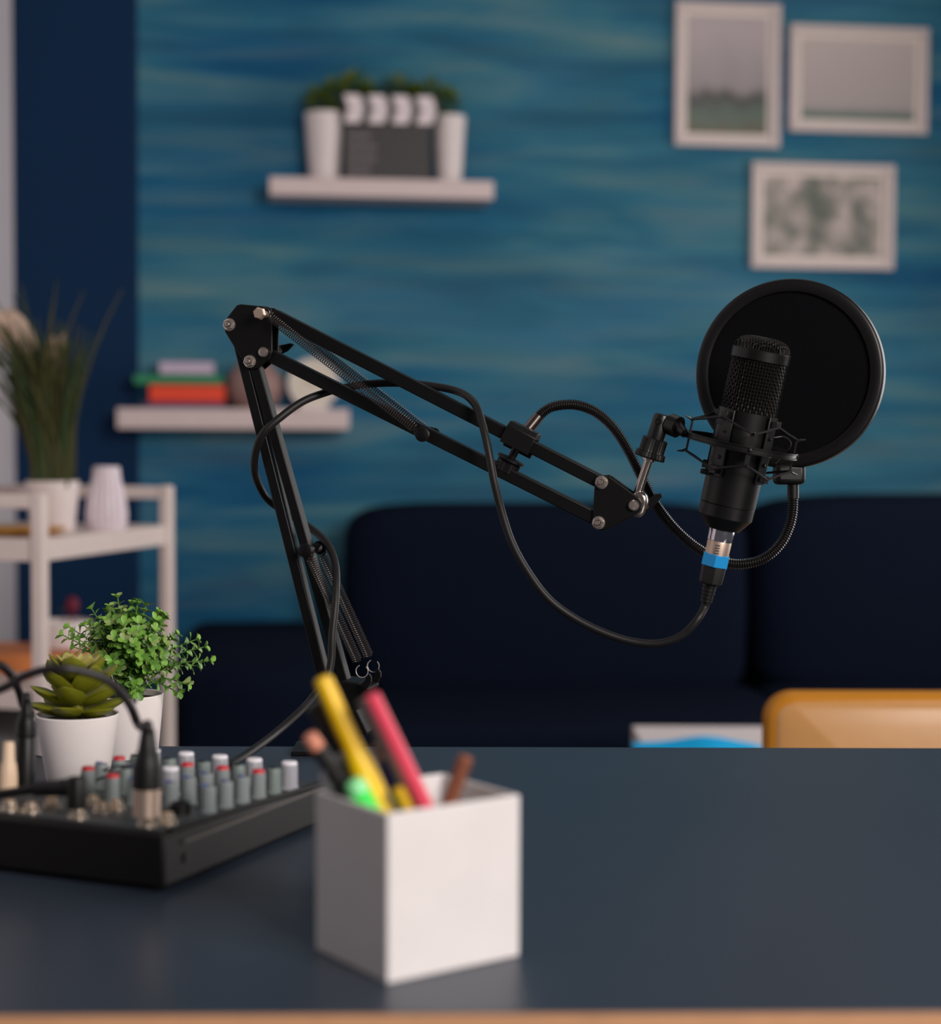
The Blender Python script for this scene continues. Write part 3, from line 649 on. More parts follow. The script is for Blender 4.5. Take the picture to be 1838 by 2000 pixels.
def woven(R, t0, t1, nc, nr, wire, amp):
    m_ = MB()
    for i in range(nc):
        a = 2*PI*i/nc; pts = []
        n = nr*2
        for j in range(n+1):
            t = t0+(t1-t0)*j/n; s_ = math.cos(PI*j/2*1.0)*(1 if i % 2 else -1); r = R+amp*s_; pts.append(mp(r*math.cos(a), t, r*math.sin(a)))
        m_.tube(pts, wire*K, 4, cap=False)
    for j in range(nr):
        t = t0+(t1-t0)*(j+0.5)/nr; pts = []
        n = nc*2
        for i in range(n):
            a = 2*PI*i/n; ph = (1 if j % 2 else -1); s_ = ph*math.cos(PI*i/2); r = R+amp*s_; pts.append(mp(r*math.cos(a), t, r*math.sin(a)))
        m_.tube(pts, wire*K, 4, closed=True)
    return m_
part('mesh_screen', woven(52.6, 235, 334, 56, 15, 0.62, 1.1), micm, mic, smooth=60)
# domed top of woven wire
m_ = MB(); TT, RD, HD = 352, 53.5, 27
def dome(x, y):
    q = min(1.0, math.hypot(x, y)/RD); return TT+HD*(1-q**3.6)**(1/2.4)
N = 10
for i in range(-N, N+1):
    x = i*RD/(N+0.6); Lm = math.sqrt(max(0, RD*RD-x*x))
    n = max(6, int(Lm*2/3.0))
    for ax_ in (0, 1):
        pts = []
        for j in range(n+1):
            y = -Lm+2*Lm*j/n; wv = math.cos(PI*(y/(RD/(N+0.6))))*(1 if (i+ax_) % 2 else -1)*0.9
            X, Y = (x, y) if ax_ == 0 else (y, x); t = dome(X, Y); rr = 1+wv*0.012
            pts.append(mp(X*rr, t+wv*1.2, Y*rr))
        m_.tube(pts, 0.85*K, 4, cap=False)
part('mesh_dome', m_, micm, mic, smooth=60)

# shock mount
sm = thing('shock_mount', 'black elastic suspension shock mount around the microphone', 'microphone mount', mp(0, 172))
TR = 168
smb = mat('shock_mount_black', (10, 9, 9), 0.36, spec=0.45)
m_ = lk([(104, TR-6), (111, TR-6), (111, TR-4), (108.5, TR-3), (108.5, TR+3), (111, TR+4), (111, TR+6), (104, TR+6), (104, TR-6)], 96); part('outer_ring', m_, smb, sm, smooth=30)
cord = mat('black_elastic_cord', (15, 14, 16), 0.55)
inner = [135, 225, 315, 45]
outer = [90, 178, 270, 4]
def pol(r, an, t): a = math.radians(an); return mp(r*math.cos(a), t, r*math.sin(a))
for an in inner:
    a = math.radians(an); rad = MXr*math.cos(a)-MYf*math.sin(a); tg = AX.cross(rad)
    m_ = MB(); m_.bar(pol(61, an, TR-66), pol(61, an, TR+66), 26*K, 3.4*K, rad)
    o = part('clamp_plate', m_, smb, sm, bevel=0.0008)
    for t in (TR+52, TR-54):
        m_ = MB(); s_ = 1 if t > TR else -1
        m_.bar(pol(62, an, t), pol(76, an, t), 15*K, 12*K, AX); m_.bar(pol(75, an, t-7), pol(75, an, t+9), 15*K, 3*K, rad); part('cord_hook', m_, smb, o, bevel=0.0006)
    for t in (TR+24, TR-28):
        m_ = MB(); m_.lathe([(4.4*K, 0), (3.8*K, 1.6*K), (1*K, 2.4*K)], pol(63, an, t), rad, k=16); part('rivet', m_, smb, o)
for an in outer:
    a = math.radians(an); rad = MXr*math.cos(a)-MYf*math.sin(a)
    m_ = MB(); m_.bar(pol(103, an, TR-30), pol(103, an, TR+30), 9*K, 3*K, rad)
    for s_ in (-1, 1):
        m_.tube([pol(103, an, TR+s_*29), pol(110, an, TR+s_*33), pol(120, an, TR+s_*35)], [2.6*K, 2.4*K, 1.2*K], 8)
    part('cord_post', m_, smb, sm)
    m_ = MB(); m_.lathe([(4*K, 0), (3.2*K, 1.8*K), (1*K, 2.4*K)], pol(111, an, TR), rad, k=16); part('rivet', m_, smb, sm)
for s_, th in ((1, 50), (-1, 53)):
    pts = []
    seq = sorted([(a, 'i') for a in inner]+[(a, 'o') for a in outer])
    for an, k_ in seq: pts.append(pol(76 if k_ == 'i' else 107, an, TR+s_*(th if k_ == 'i' else 30)))
    m_ = MB()
    for a, b in zip(pts, pts[1:]+pts[:1]):
        d_ = AX*(1.5*K)
        m_.tube([a, (a+b)/2-(AX*s_*1.0*K), b], 2.4*K, 8); 
    part('elastic_cord', m_, cord, sm)
m_ = lk([(58, TR-12), (62, TR-12), (62, TR-2), (58, TR-2), (58, TR-12)], 64); part('inner_band', m_, smb, sm)
m_ = MB(); m_.tube(smooth_path([pol(66, 330, TR+22), pol(92, 338, TR+30), pol(104, 345, TR+16), pol(96, 330, TR-25)], 6), 1.3*K, 6); part('tension_wire', m_, steel, sm)
m_ = MB(); m_.bar(pol(60, 146, TR-62), pol(72, 160, TR-62), 24*K, 10*K, AX); part('release_tab', m_, smb, sm, bevel=0.001)
# swivel to the stud
sw = A(1268, 896, 0); top_ = A(1293, 818, 0); ax = (top_-sw).normalized(); L = (top_-sw).length
k1 = 1.43/F
m_ = MB(); kk = 60; prof = [(20, 0), (29, 1), (30, 4), (29, 13), (25.5, 14), (25, 16), (24.5, 39), (22, 41), (17, 41)]
vs = []; fs = []; u = ax.orthogonal().normalized(); v_ = ax.cross(u)
for i, (r, h) in enumerate(prof):
    for j in range(kk): a = 2*PI*j/kk; rr = r*(1-(0.045 if (j % 2 and 1 <= i <= 6) else 0)); vs.append(sw+ax*(h*k1)+(u*math.cos(a)+v_*math.sin(a))*rr*k1)
for i in range(len(prof)-1):
    for j in range(kk): fs.append((i*kk+j, i*kk+(j+1) % kk, (i+1)*kk+(j+1) % kk, (i+1)*kk+j))
fs += [tuple(range(kk)), tuple(range((len(prof)-1)*kk, len(prof)*kk))]; m_.add(vs, fs); part('knurled_nut', m_, smb, sm, smooth=20)
m_ = MB(); m_.lathe([(17.5*k1, 40*k1), (17.5*k1, L+2*k1), (15.5*k1, L+7*k1), (10*k1, L+9*k1)], sw, ax, k=32)
rl = pol(112, 180, TR); 
md = A(1318, 828, 0); m_.tube([top_-ax*0.003+V((0, 0, -0.002)), md], [14.5*k1, 13.5*k1], 24); part('swivel_joint', m_, smb, sm, smooth=40)
m_ = MB(); m_.tube([md-V((0.004, 0, 0)), md+(rl-md)*0.35], [21*k1, 21*k1], 28); m_.tube([md+(rl-md)*0.3, rl], [13*k1, 8*k1], 16); part('ring_connector', m_, smb, sm)
p = A(1289, 823, 0)+AN*(16.5*k1); m_ = MB(); m_.lathe([(7*k1, 0), (7*k1, 2*k1), (4.6*k1, 2.4*k1), (3.2*k1, 1*k1)], p, AN, k=20); part('pivot_screw', m_, steel if False else smb, sm)

# ================================================================== POP FILTER
PY = 1.455; pc = at_y(1541, 730, PY); kp = PY/F; pn = V((-math.sin(math.radians(23)), -math.cos(math.radians(23)), 0.02)).normalized()
pf = thing('pop_filter', 'round black mesh pop filter on a ribbed gooseneck behind the microphone', 'pop filter', pc)
def pl(prof, k=128): m_ = MB(); m_.lathe([(r*kp, h*kp) for r, h in prof], pc, pn, k=k, x=V((0, 0, 1))); return m_
def ringp(prof, k=128):
    m_ = MB(); u = (V((0, 0, 1))-pn*pn.z).normalized(); v_ = pn.cross(u); vs = []; fs = []; n = len(prof)
    for r, h in prof:
        for j in range(k): a = 2*PI*j/k; vs.append(pc+pn*(h*kp)+(u*math.cos(a)+v_*math.sin(a))*(r*kp))
    for i in range(n):
        for j in range(k): fs.append((i*k+j, i*k+(j+1) % k, ((i+1) % n)*k+(j+1) % k, ((i+1) % n)*k+j))
    m_.add(vs, fs); return m_
part('hoop', ringp([(159, 12), (164, 14), (178, 14), (182, 12), (184, 8), (184, -12), (182, -15), (162, -15), (159, -12)]), mat('pop_filter_hoop_black', (12, 10, 10), 0.42, spec=0.4), pf, smooth=50)
def fabric():
    m = bpy.data.materials.new('black_nylon_mesh'); m.use_nodes = True; nt = m.node_tree; b = nt.nodes['Principled BSDF']
    b.inputs['Base Color'].default_value = (0.0022, 0.0022, 0.003, 1); b.inputs['Roughness'].default_value = 0.7; b.inputs['Specular IOR Level'].default_value = 0.08
    tc = nt.nodes.new('ShaderNodeTexCoord'); vo = nt.nodes.new('ShaderNodeTexVoronoi'); vo.inputs['Scale'].default_value = 900
    nt.links.new(tc.outputs['Object'], vo.inputs['Vector']); r = ramp(nt, [(0.0, (0.86,)*3), (0.45, (1, 1, 1))], vo.outputs['Distance'])
    nt.links.new(r.outputs[0], b.inputs['Alpha']); return m
fb = fabric()
for h in (7, -7):
    m_ = MB(); m_.lathe([(160*kp, h*kp), (120*kp, h*kp*1.02), (60*kp, h*kp*1.03), (0.5*kp, h*kp*1.03)], pc, pn, k=64, cap=False); part('mesh_fabric', m_, fb, pf)
pk = at_y(1541, 928, PY)
m_ = MB(); m_.box(pk+V((0, 0, 0.001)), 60*kp, 0.018, 42*kp, RT, fwd, UP); part('hoop_clamp', m_, blackp, pf, bevel=0.0045, seg=3)
goose = mat('gooseneck_black', (34, 31, 31), 0.28, 0.5)
gp_ = [(1549, 968, 1.455), (1548, 1000, 1.455), (1541, 1030, 1.455), (1526, 1060, 1.455), (1500, 1086, 1.456), (1468, 1099, 1.457), (1430, 1101, 1.46), (1392, 1088, 1.465), (1350, 1062, 1.472), (1310, 1024, 1.48), (1278, 980, 1.49), (1252, 930, 1.493), (1228, 882, 1.492), (1200, 838, 1.488), (1165, 806, 1.482), (1125, 791, 1.475), (1085, 793, 1.47), (1062, 804, 1.468), (1044, 822, 1.465)]
path = resample(smooth_path([at_y(*q) for q in gp_], 12), 0.0004)
m_ = MB(); m_.tube(path, [0.00405+0.0005*math.cos(i*2*PI/5) for i in range(len(path))], 12); part('gooseneck', m_, goose, pf, smooth=70)
m_ = MB(); m_.tube([at_y(1549, 946, 1.455), at_y(1549, 973, 1.455)], 0.0048, 20); part('ferrule', m_, steel if False else blackp, pf)
cl = at_y(1014, 852, 1.452)
m_ = MB(); m_.tube([at_y(1052, 813, 1.465), at_y(1022, 850, 1.462)], 0.0049, 20); part('ferrule', m_, mat('dark_chrome', (120, 108, 104), 0.25, 1.0), pf)
bd = (A(1178, 945, 0)-A(532, 615, 0)).normalized(); bu = AN.cross(bd); bu = bu if bu.z > 0 else -bu
bc = A(1012, 861, 0.006)-AN*0.006
def inbar(a, b, c_): return bc+bd*a+bu*b+AN*c_
m_ = MB(); Lc = 0.026
m_.prism([inbar(-Lc/2, y, z_) for y, z_ in ((-0.0066, 0.0118), (0.0085, 0.0118), (0.0125, 0.008), (0.0125, -0.008), (0.0085, -0.0115), (-0.0105, -0.0115), (-0.0105, -0.0085), (0.0066, -0.0085), (0.0066, 0.0085), (-0.0066, 0.0085))], bd*Lc)
part('bar_clamp', m_, blackp, pf, bevel=0.0006)
m_ = MB(); sc_ = inbar(0.0, -0.0075, -0.002); dn = -bu
m_.lathe([(0.0035, 0.0), (0.0035, 0.008), (0.012, 0.009), (0.012, 0.011)], sc_, dn, k=24)
part('clamp_jaw', m_, blackp, pf)
m_ = MB(); kk = 40; vs = []; fs = []; u = bd; v_ = AN
for i, (r, h) in enumerate(((8, 0.0115), (9.5, 0.0125), (9.5, 0.021), (8, 0.0225), (4, 0.0225))):
    for j in range(kk): a = 2*PI*j/kk; rr = r*(1+0.1*math.cos(6*a))/1000; vs.append(sc_+dn*h+(u*math.cos(a)+v_*math.sin(a))*rr)
for i in range(4):
    for j in range(kk): fs.append((i*kk+j, i*kk+(j+1) % kk, (i+1)*kk+(j+1) % kk, (i+1)*kk+j))
fs += [tuple(range(kk)), tuple(range(4*kk, 5*kk))]; m_.add(vs, fs); part('clamp_knob', m_, blackp, pf, smooth=40)

# ================================================================== MICROPHONE CABLE
mc = thing('microphone_cable', 'black microphone cable with a blue-ringed connector, looped round the boom arm', 'cable', MB0-AX*(30*K))
chrome = mat('chrome_shell', (210, 205, 212), 0.12, 1.0)
part('connector_shell', lk([(24.5, 0.5), (25, -1), (25, -23), (23.5, -24)], 40), chrome, mc, label='shiny chrome connector shell')
part('connector_barrel', lk([(23.5, -24), (23.8, -25), (23.5, -52)], 40), nickel, mc, label='brushed nickel connector barrel')
for i in range(5):
    m_ = MB(); m_.box(mp(-5, -31-i*5.2, 23.6), 8*K, 1.2*K, 2.4*K, MXr, MYf, AX); part('latch_rib', m_, steel, mc)
hexr = MB(); hexr.lathe([(26, -50), (28.5, -51), (28.5, -73), (26, -74)], k=6); hexr = MB(); hexr.lathe([(25*K, -50*K), (29*K, -51*K), (29*K, -74*K), (25*K, -75*K)], MB0, AX, k=6, x=(MXr*math.cos(.35)+MYf*math.sin(.35)))
part('blue_ring', hexr, mat('cyan_blue_plastic', (14, 140, 205), 0.4), mc, label='bright blue hexagonal ring', smooth=20)
part('connector_boot', lk([(24, -74), (24.5, -76), (23, -108), (21, -111), (14, -111)], 12), blackrub, mc, smooth=20)
prof = [(14, -110)]
for i in range(5):
    t = -112-i*7.5; r = 14-i*0.6; prof += [(r, t), (r, t-5), (r-2, t-5.6), (r-2, t-7)]
prof += [(8, -150), (7, -151)]
part('strain_relief', lk(prof, 24), blackrub, mc, smooth=30)
off = {'f': 0.024, 'b': -0.024}
pts = [mp(0, -148), mp(-1, -160)]
for q in ((1362, 1210, 1.40), (1333, 1240, 1.402), (1290, 1256, 1.405), (1240, 1254, 1.408), (1180, 1236, 1.41), (1120, 1206, 1.412), (1070, 1168, 1.412), (1030, 1115, 1.412), (1000, 1060, 1.412), (980, 1000, 1.412), (965, 940, 1.41), (955, 885, 1.412), (943, 832, 1.42), (926, 787, 1.435), (892, 764, 1.462), (830, 752, 1.473), (775, 748, 1.478), (720, 750, 1.484), (670, 758, 1.488), (632, 768, 1.487), (590, 785, 1.478), (548, 815, 1.468), (515, 845, 1.466), (500, 880, 1.474), (497, 918, 1.486), (508, 952, 1.505), (528, 980, 1.515), (570, 1008, 1.513), (610, 1034, 1.505), (638, 1060, 1.49), (652, 1090, 1.475), (657, 1125, 1.46), (655, 1180, 1.448), (649, 1240, 1.442), (647, 1290, 1.44), (638, 1326, 1.436), (619, 1352, 1.425), (590, 1386, 1.405), (538, 1432, 1.37), (490, 1468, 1.32), (462, 1486, 1.285), (452, 1492, 1.262), (447, 1500, 1.247)):
    pts.append(at_y(*q))
cab = mat('black_cable_jacket', (22, 20, 20), 0.5, spec=0.35)
m_ = MB(); m_.tube(smooth_path(pts, 8), 0.0033, 12); part('cord', m_, cab, mc, smooth=60)
cable_end = pts[-1]

# ================================================================== AUDIO MIXER
O = at_z(320, 1747, ZD); ua = math.radians(66.5); U = V((math.cos(ua), math.sin(ua), 0)); Q = V((-math.sin(ua), math.cos(ua), 0))
ML, MW = 0.212, 0.163; zn, zf = 0.0355, 0.0275
def mz(u): return zn+(zf-zn)*u/ML
def mxp(u, q, dz=0): return O+U*u+Q*q+V((0, 0, mz(u)+dz))
mix = thing('audio_mixer', 'black audio mixer with rows of grey knobs at the left of the desk', 'audio mixer', O+U*ML/2+Q*MW/2)
PN = (V((0, 0, 1))+U*((zn-zf)/ML)).normalized()
mixb = mat('mixer_black_metal', (14, 12, 12), 0.5, spec=0.3, bump=0.05)
mixp = mat('mixer_panel_charcoal', (62, 64, 66), 0.45, spec=0.5)
m_ = MB(); z0 = 0.003
m_.prism([O+V((0, 0, z0)), O+U*ML+V((0, 0, z0)), mxp(ML, 0), mxp(0, 0)], Q*MW); part('chassis', m_, mixb, mix, bevel=0.002)
m_ = MB(); i_ = 0.007
vs = [mxp(i_, i_, 0.0001), mxp(ML-i_, i_, 0.0001), mxp(ML-i_, MW-i_, 0.0001), mxp(i_, MW-i_, 0.0001)]; m_.prism(vs, PN*0.0012); part('top_panel', m_, mixp, mix)
for a_ in (0.002, MW-0.006):
    m_ = MB(); m_.prism([mxp(0.012, a_), mxp(ML-0.004, a_), mxp(ML-0.004, a_+0.004), mxp(0.012, a_+0.004)], PN*0.0022); part('side_rail', m_, mixb, mix, bevel=0.0006)
for (a_, b_) in ((0.02, 0.02), (ML-0.02, 0.02), (0.02, MW-0.02), (ML-0.02, MW-0.02)):
    m_ = MB(); m_.lathe([(0.006, 0), (0.006, 0.0035)], O+U*a_+Q*b_, k=16); part('rubber_foot', m_, blackrub, mix)
m_ = MB(); m_.lathe([(0.003, -0.001), (0.003, 0.0012)], O+U*0.024+V((0, 0, 0.017))-Q*0.0, -Q, k=12); part('side_screw', m_, blackp, mix)
m_ = MB(); m_.box(O+U*0.1-Q*0.0008+V((0, 0, 0.0275)), 0.16, 0.002, 0.0018, U, Q); part('side_groove', m_, mat('worn_edge_grey', (72, 66, 62), 0.5), mix)
gk = mat('knob_grey', (120, 128, 128), 0.5); gkl = mat('knob_light_grey', (150, 150, 156), 0.5); gkg = mat('knob_greenish_grey', (112, 124, 120), 0.5)
capw = mat('cap_white', (238, 234, 240), 0.4); capr = mat('cap_red', (196, 36, 48), 0.45); capb = mat('cap_blue', (62, 74, 150), 0.45)
def knobmesh(m, R, H):
    k_ = MB(); n = 36; vs = []; fs = []; prof = [(1.12, 0), (1.12, 0.07), (0.98, 0.1), (0.94, 0.86), (0.88, 0.97), (0.8, 1.0)]
    for i, (r, h) in enumerate(prof):
        for j in range(n): a = 2*PI*j/n; rr = R*r*(1-(0.07 if (j % 3 == 0 and 2 <= i <= 4) else 0)); vs.append(V((rr*math.cos(a), rr*math.sin(a), h*H)))
    for i in range(len(prof)-1):
        for j in range(n): fs.append((i*n+j, i*n+(j+1) % n, (i+1)*n+(j+1) % n, (i+1)*n+j))
    fs += [tuple(range(n)), tuple(range((len(prof)-1)*n, len(prof)*n))]; k_.add(vs, fs); return mesh_of('knob', k_, m)
KH = 0.0168
kb_w = knobmesh(gkl, 0.0062, KH); kb_g = knobmesh(gkg, 0.0048, KH); kb_s = knobmesh(gk, 0.0051, KH)
def capmesh(m, R):
    k_ = MB(); k_.lathe([(R, 0), (R, 0.0012), (R*0.85, 0.0022), (0.0004, 0.0024)], k=28); return mesh_of('cap', k_, m)
def linemesh(m, R): k_ = MB(); k_.box((0, R*0.45, 0.0004), R*0.45, R*0.95, 0.0009); k_.box((0, R*0.95, -0.003), R*0.4, 0.0006, 0.006); return mesh_of('pointer', k_, m)
cm_w = capmesh(capw, 0.0055); cm_r = capmesh(capr, 0.0043); ln_b = linemesh(capb, 0.0046); ln_d = linemesh(blackp, 0.0042)
def place_knob(pos, kind):
    me = {'w': kb_w, 'g': kb_g, 'r': kb_s, 'b': kb_s}[kind]
    yaw = random.uniform(-0.6, 0.6); X = (U*math.cos(yaw)+Q*math.sin(yaw))
    k_ = inst('knob', me, mix, axes(pos, PN, X))
    for (c_, kinds) in ((cm_w, 'w'), (cm_r, 'r'), (ln_b, 'b'), (ln_d, 'g')):
        if kind in kinds:
            o = bpy.data.objects.new('cap' if kind in 'wr' else 'pointer_line', c_); COL.objects.link(o); o.parent = k_; o.location = (0, 0, KH)
            if kind == 'w': o['label'] = 'white cap'
            if kind == 'r': o['label'] = 'red cap'
def uq(p): d = p-O; return d.dot(U), d.dot(Q)
pu0 = at_z(572, 1542, ZD+0.0300); pu5 = at_z(428, 1592, ZD+0.033); pv4 = at_z(302, 1517, ZD+0.0300)
u0, q0 = uq(pu0); u5, q5 = uq(pu5); uv, qv = uq(pv4)
su = (u5-u0)/5; sq = (qv-q0)/4
q0 = max(q0, 0.012)
kinds = 'wgrbbb'
for j in range(5):
    for i in range(6):
        if j >= 3 and i >= 4: continue
        kd = kinds[i]
        if j >= 2 and i == 4: kd = 'w'
        if j == 2 and i == 3: kd = 'w'
        if j == 2 and i == 4: kd = 'b'
        place_knob(mxp(u0+su*i, q0+sq*j+0.0015*(i/5), 0.0012), kd)
for (x, y, kd) in ((171, 1557, 'r'), (219, 1575, 'r'), (245, 1553, 'g')):
    a_, b_ = uq(at_z(x, y, ZD+0.032)); place_knob(mxp(a_, b_, 0.0012), kd)
# jack sockets
jk = MB(); jk.lathe([(0.0062, 0), (0.0062, 0.0012), (0.0052, 0.0016)], k=24); jk.lathe([(0.0052, 0.0016), (0.0052, 0.0035), (0.0046, 0.004), (0.0036, 0.004)], k=6); jk.lathe([(0.0036, 0.004), (0.0036, 0.0062), (0.0030, 0.0062), (0.0028, 0.001)], k=20)
jme = mesh_of('jack_socket', jk, mat('bright_socket_nickel', (240, 222, 202), 0.22, 0.85))
for (x, y) in ((14, 1590), (61, 1592), (101, 1580), (150, 1604), (182, 1574), (200, 1590), (227, 1582), (327, 1612), (110, 1618), (250, 1632)):
    a_, b_ = uq(at_z(x, y, ZD+0.034)); a_ = max(a_, 0.016); b_ = min(max(b_, 0.014), MW-0.014); inst('jack_socket', jme, mix, axes(mxp(a_, b_, 0.0012), PN, U))
a_, b_ = uq(at_z(352, 1590, ZD+0.034)); m_ = MB(); m_.lathe([(0.0065, 0), (0.0065, 0.006), (0.0048, 0.0075), (0.003, 0.006)], mxp(a_, b_, 0.0012), PN, k=24); part('rubber_socket', m_, blackrub, mix)
# plugs standing in the mixer, each with its own cable
def plug_up(name, label, px, py, z_, H, r, shell, body, path, cr=0.0028, tipr=None):
    a_, b_ = uq(at_z(px, py, ZD+0.034)); b_ = min(b_, MW-0.010); base = mxp(a_, b_, 0.0074)
    t = thing(name, label, 'cable', base)
    m_ = MB(); m_.lathe([(r*0.93, 0), (r, 0.0005), (r, z_-0.0005), (r*0.95, z_)], base, PN, k=32); part('plug_shell', m_, shell, t)
    m_ = MB(); m_.lathe([(r*0.98, z_), (r*1.1, z_+0.001), (r*1.08, z_+(H-z_)*0.35), (r*0.8, z_+(H-z_)*0.62), (r*0.72, z_+(H-z_)*0.64), (r*0.5, H)], base, PN, k=32); part('plug_boot', m_, body, t)
    if path:
        pp = [base+PN*(H-0.004), base+PN*(H+0.003)]+[at_y(*q) for q in path]; m_ = MB(); m_.tube(smooth_path(pp, 8), cr, 12); part('cord', m_, mat('dark_plum_cable', (26, 20, 23), 0.45), t, smooth=60)
    return base
plug_up('patch_cable', 'thick black cable arching up from the silver-based plug at the front of the mixer', 286, 1622, 0.017, 0.053, 0.0083, nickel, blackrub, [(272, 1418, 1.085), (255, 1380, 1.08), (232, 1348, 1.075), (203, 1325, 1.07), (165, 1312, 1.065), (125, 1306, 1.06), (85, 1309, 1.06), (45, 1322, 1.06), (10, 1342, 1.06), (-40, 1362, 1.06)])
plug_up('patch_cable', 'black cable rising from the tall dark plug at the far left of the mixer', 50, 1560, 0.034, 0.058, 0.0062, blackp, blackp, [(47, 1382, 1.15), (38, 1352, 1.14), (24, 1322, 1.13), (2, 1300, 1.12), (-40, 1290, 1.11)])
a_, b_ = uq(at_z(16, 1566, ZD+0.034)); b_ = min(b_, MW-0.009); base = mxp(a_, b_, 0.0074)
t = thing('cream_plug', 'cream coloured tapered plug standing in the mixer at the left edge of view', 'plug', base)
m_ = MB(); m_.lathe([(0.0048, 0), (0.0062, 0.001), (0.0060, 0.010), (0.0052, 0.017), (0.0042, 0.020), (0.0038, 0.030), (0.0032, 0.032)], base, PN, k=28); part('plug_body', m_, mat('cream_brass', (226, 196, 166), 0.4), t)
# black right-angle plug lying over the jacks
a_, b_ = uq(at_z(150, 1604, ZD+0.034)); base = mxp(a_, b_, 0.0074)
t = thing('angled_plug', 'black right-angled jack plug lying across the sockets of the mixer', 'plug', base)
m_ = MB(); m_.lathe([(0.0060, 0.0), (0.0062, 0.001), (0.0062, 0.0175), (0.0055, 0.019)], base, PN, k=28); part('plug_body', m_, blackrub, t)
tp = base+PN*0.013; e1 = at_y(70, 1541, tp.y+0.012); e2 = at_y(-30, 1556, tp.y+0.02)
m_ = MB(); m_.tube(smooth_path([tp, tp+(e1-tp)*0.35, e1], 5), [0.0056]*6+[0.005]*5, 16); part('plug_sleeve', m_, blackrub, t)
m_ = MB(); m_.tube([e1, e2], 0.003, 12); part('cord', m_, blackrub, t)
# thin looped wire
m_ = MB(); ps_ = [(182, 1527, 1.16), (200, 1518, 1.16), (232, 1508, 1.155), (256, 1502, 1.15), (248, 1496, 1.155), (222, 1498, 1.16), (196, 1507, 1.165), (178, 1513, 1.17)]
pts = smooth_path([at_y(*q) for q in ps_], 6); pts += [pts[-1]+V((-0.003, 0, -0.012)), pts[-1]+V((-0.003, 0, -0.02))]
m_.tube(pts, 0.0007, 6)
single('thin_wire', 'thin dark looped wire above the left knobs of the mixer', 'wire', m_, blackp, pts[0])

# ================================================================== POTTED PLANTS ON THE DESK
PYc = 1.335; bs = at_y(152, 1500, PYc); pb_ = V((bs.x, PYc, ZD)); rt = 81.5/F*PYc; hp = at_y(150, 1393, PYc).z-ZD
suc = thing('succulent', 'green rosette succulent in a small white pot', 'plant', pb_)
ceram = mat('white_ceramic', (244, 234, 231), 0.5)
pot(suc, pb_, rt, rt*0.72, hp, ceram)
sucm = mat('succulent_green', (120, 122, 24), 0.42, sub=0.15, var=0.25, scale=30); sucm2 = mat('succulent_pale', (172, 162, 88), 0.42, sub=0.15, var=0.2, scale=30)
def fleshy(m):
    vs = []; fs = []; prof = [(0, 0.12), (0.18, 0.24), (0.42, 0.33), (0.66, 0.33), (0.84, 0.22), (0.94, 0.1), (1.0, 0.015)]; k_ = 8
    for t, w_ in prof:
        for j in range(k_):
            a = 2*PI*j/k_; x = w_*math.cos(a); zz = 0.3*w_*math.sin(a); vs.append(V((x, t, zz+0.55*x*x+0.22*t*t)))
    for i in range(len(prof)-1):
        for j in range(k_): fs.append((i*k_+j, i*k_+(j+1) % k_, (i+1)*k_+(j+1) % k_, (i+1)*k_+j))
    fs += [tuple(range(k_)), tuple(range((len(prof)-1)*k_, len(prof)*k_))]; k2 = MB(); k2.add(vs, fs); return mesh_of('leaf', k2, m, smooth=80)
fm, fm2 = fleshy(sucm), fleshy(sucm2)
random.seed(5)
c0 = pb_+V((0, 0, hp*0.9+0.002))
m_ = MB(); m_.tube([c0+V((0, 0, -0.004)), c0+V((0, 0, 0.037))], [0.005, 0.003], 12); part('stem', m_, sucm, suc)
for k_, (n, el, L, z_) in enumerate(((6, 1, 0.037, 0.004), (5, 13, 0.036, 0.011), (5, 27, 0.036, 0.018), (5, 34, 0.030, 0.026), (6, 30, 0.020, 0.035), (4, 62, 0.012, 0.037))):
    for j in range(n):
        a = 2*PI*(j+0.5*(k_ % 2))/n+random.uniform(-.12, .12)+0.3; e_ = math.radians(el+random.uniform(-4, 4))
        d = V((math.cos(a)*math.cos(e_), math.sin(a)*math.cos(e_), math.sin(e_))); y = d; x = V((-math.sin(a), math.cos(a), 0)); zz = x.cross(y)
        if zz.z < 0: x = -x; zz = -zz
        M = Matrix((x*L, y*L, zz*L)).transposed().to_4x4(); M.translation = c0+V((0, 0, z_))+d*0.002; inst('leaf', fm2 if k_ > 3 else fm, suc, M)
# leafy bush
BY = 1.462; bb = at_y(249, 1500, BY); qb = V((bb.x, BY, ZD)); rt2 = 71/F*BY; hp2 = at_y(249, 1354, BY).z-ZD
bush = thing('leafy_plant', 'bushy small-leaved green plant in a white pot behind the succulent', 'plant', qb)
pot(bush, qb, rt2, rt2*0.84, hp2, ceram)
random.seed(21)
leafm = [leaf_mesh('leaf', m) for m in greens]
leaves = []; stems = MB(); s0 = qb+V((0, 0, hp2*0.88))
ends = [(at_y(230, 1166, BY), 1), (at_y(212, 1192, BY+.01), 0), (at_y(322, 1196, BY), 1), (at_y(404, 1262, BY), 1), (at_y(410, 1290, BY-.01), 1), (at_y(392, 1245, BY), 1), (at_y(385, 1300, BY), 0), (at_y(348, 1352, BY-0.02), 1), (at_y(372, 1338, BY-.02), 1), (at_y(122, 1240, BY), 1), (at_y(132, 1222, BY), 0), (at_y(140, 1262, BY-.01), 1), (at_y(180, 1190, BY), 0), (at_y(283, 1190, BY), 0), (at_y(345, 1235, BY), 0), (at_y(270, 1352, BY-.035), 0), (at_y(150, 1300, BY-.01), 0)]
cc = at_y(252, 1262, BY)
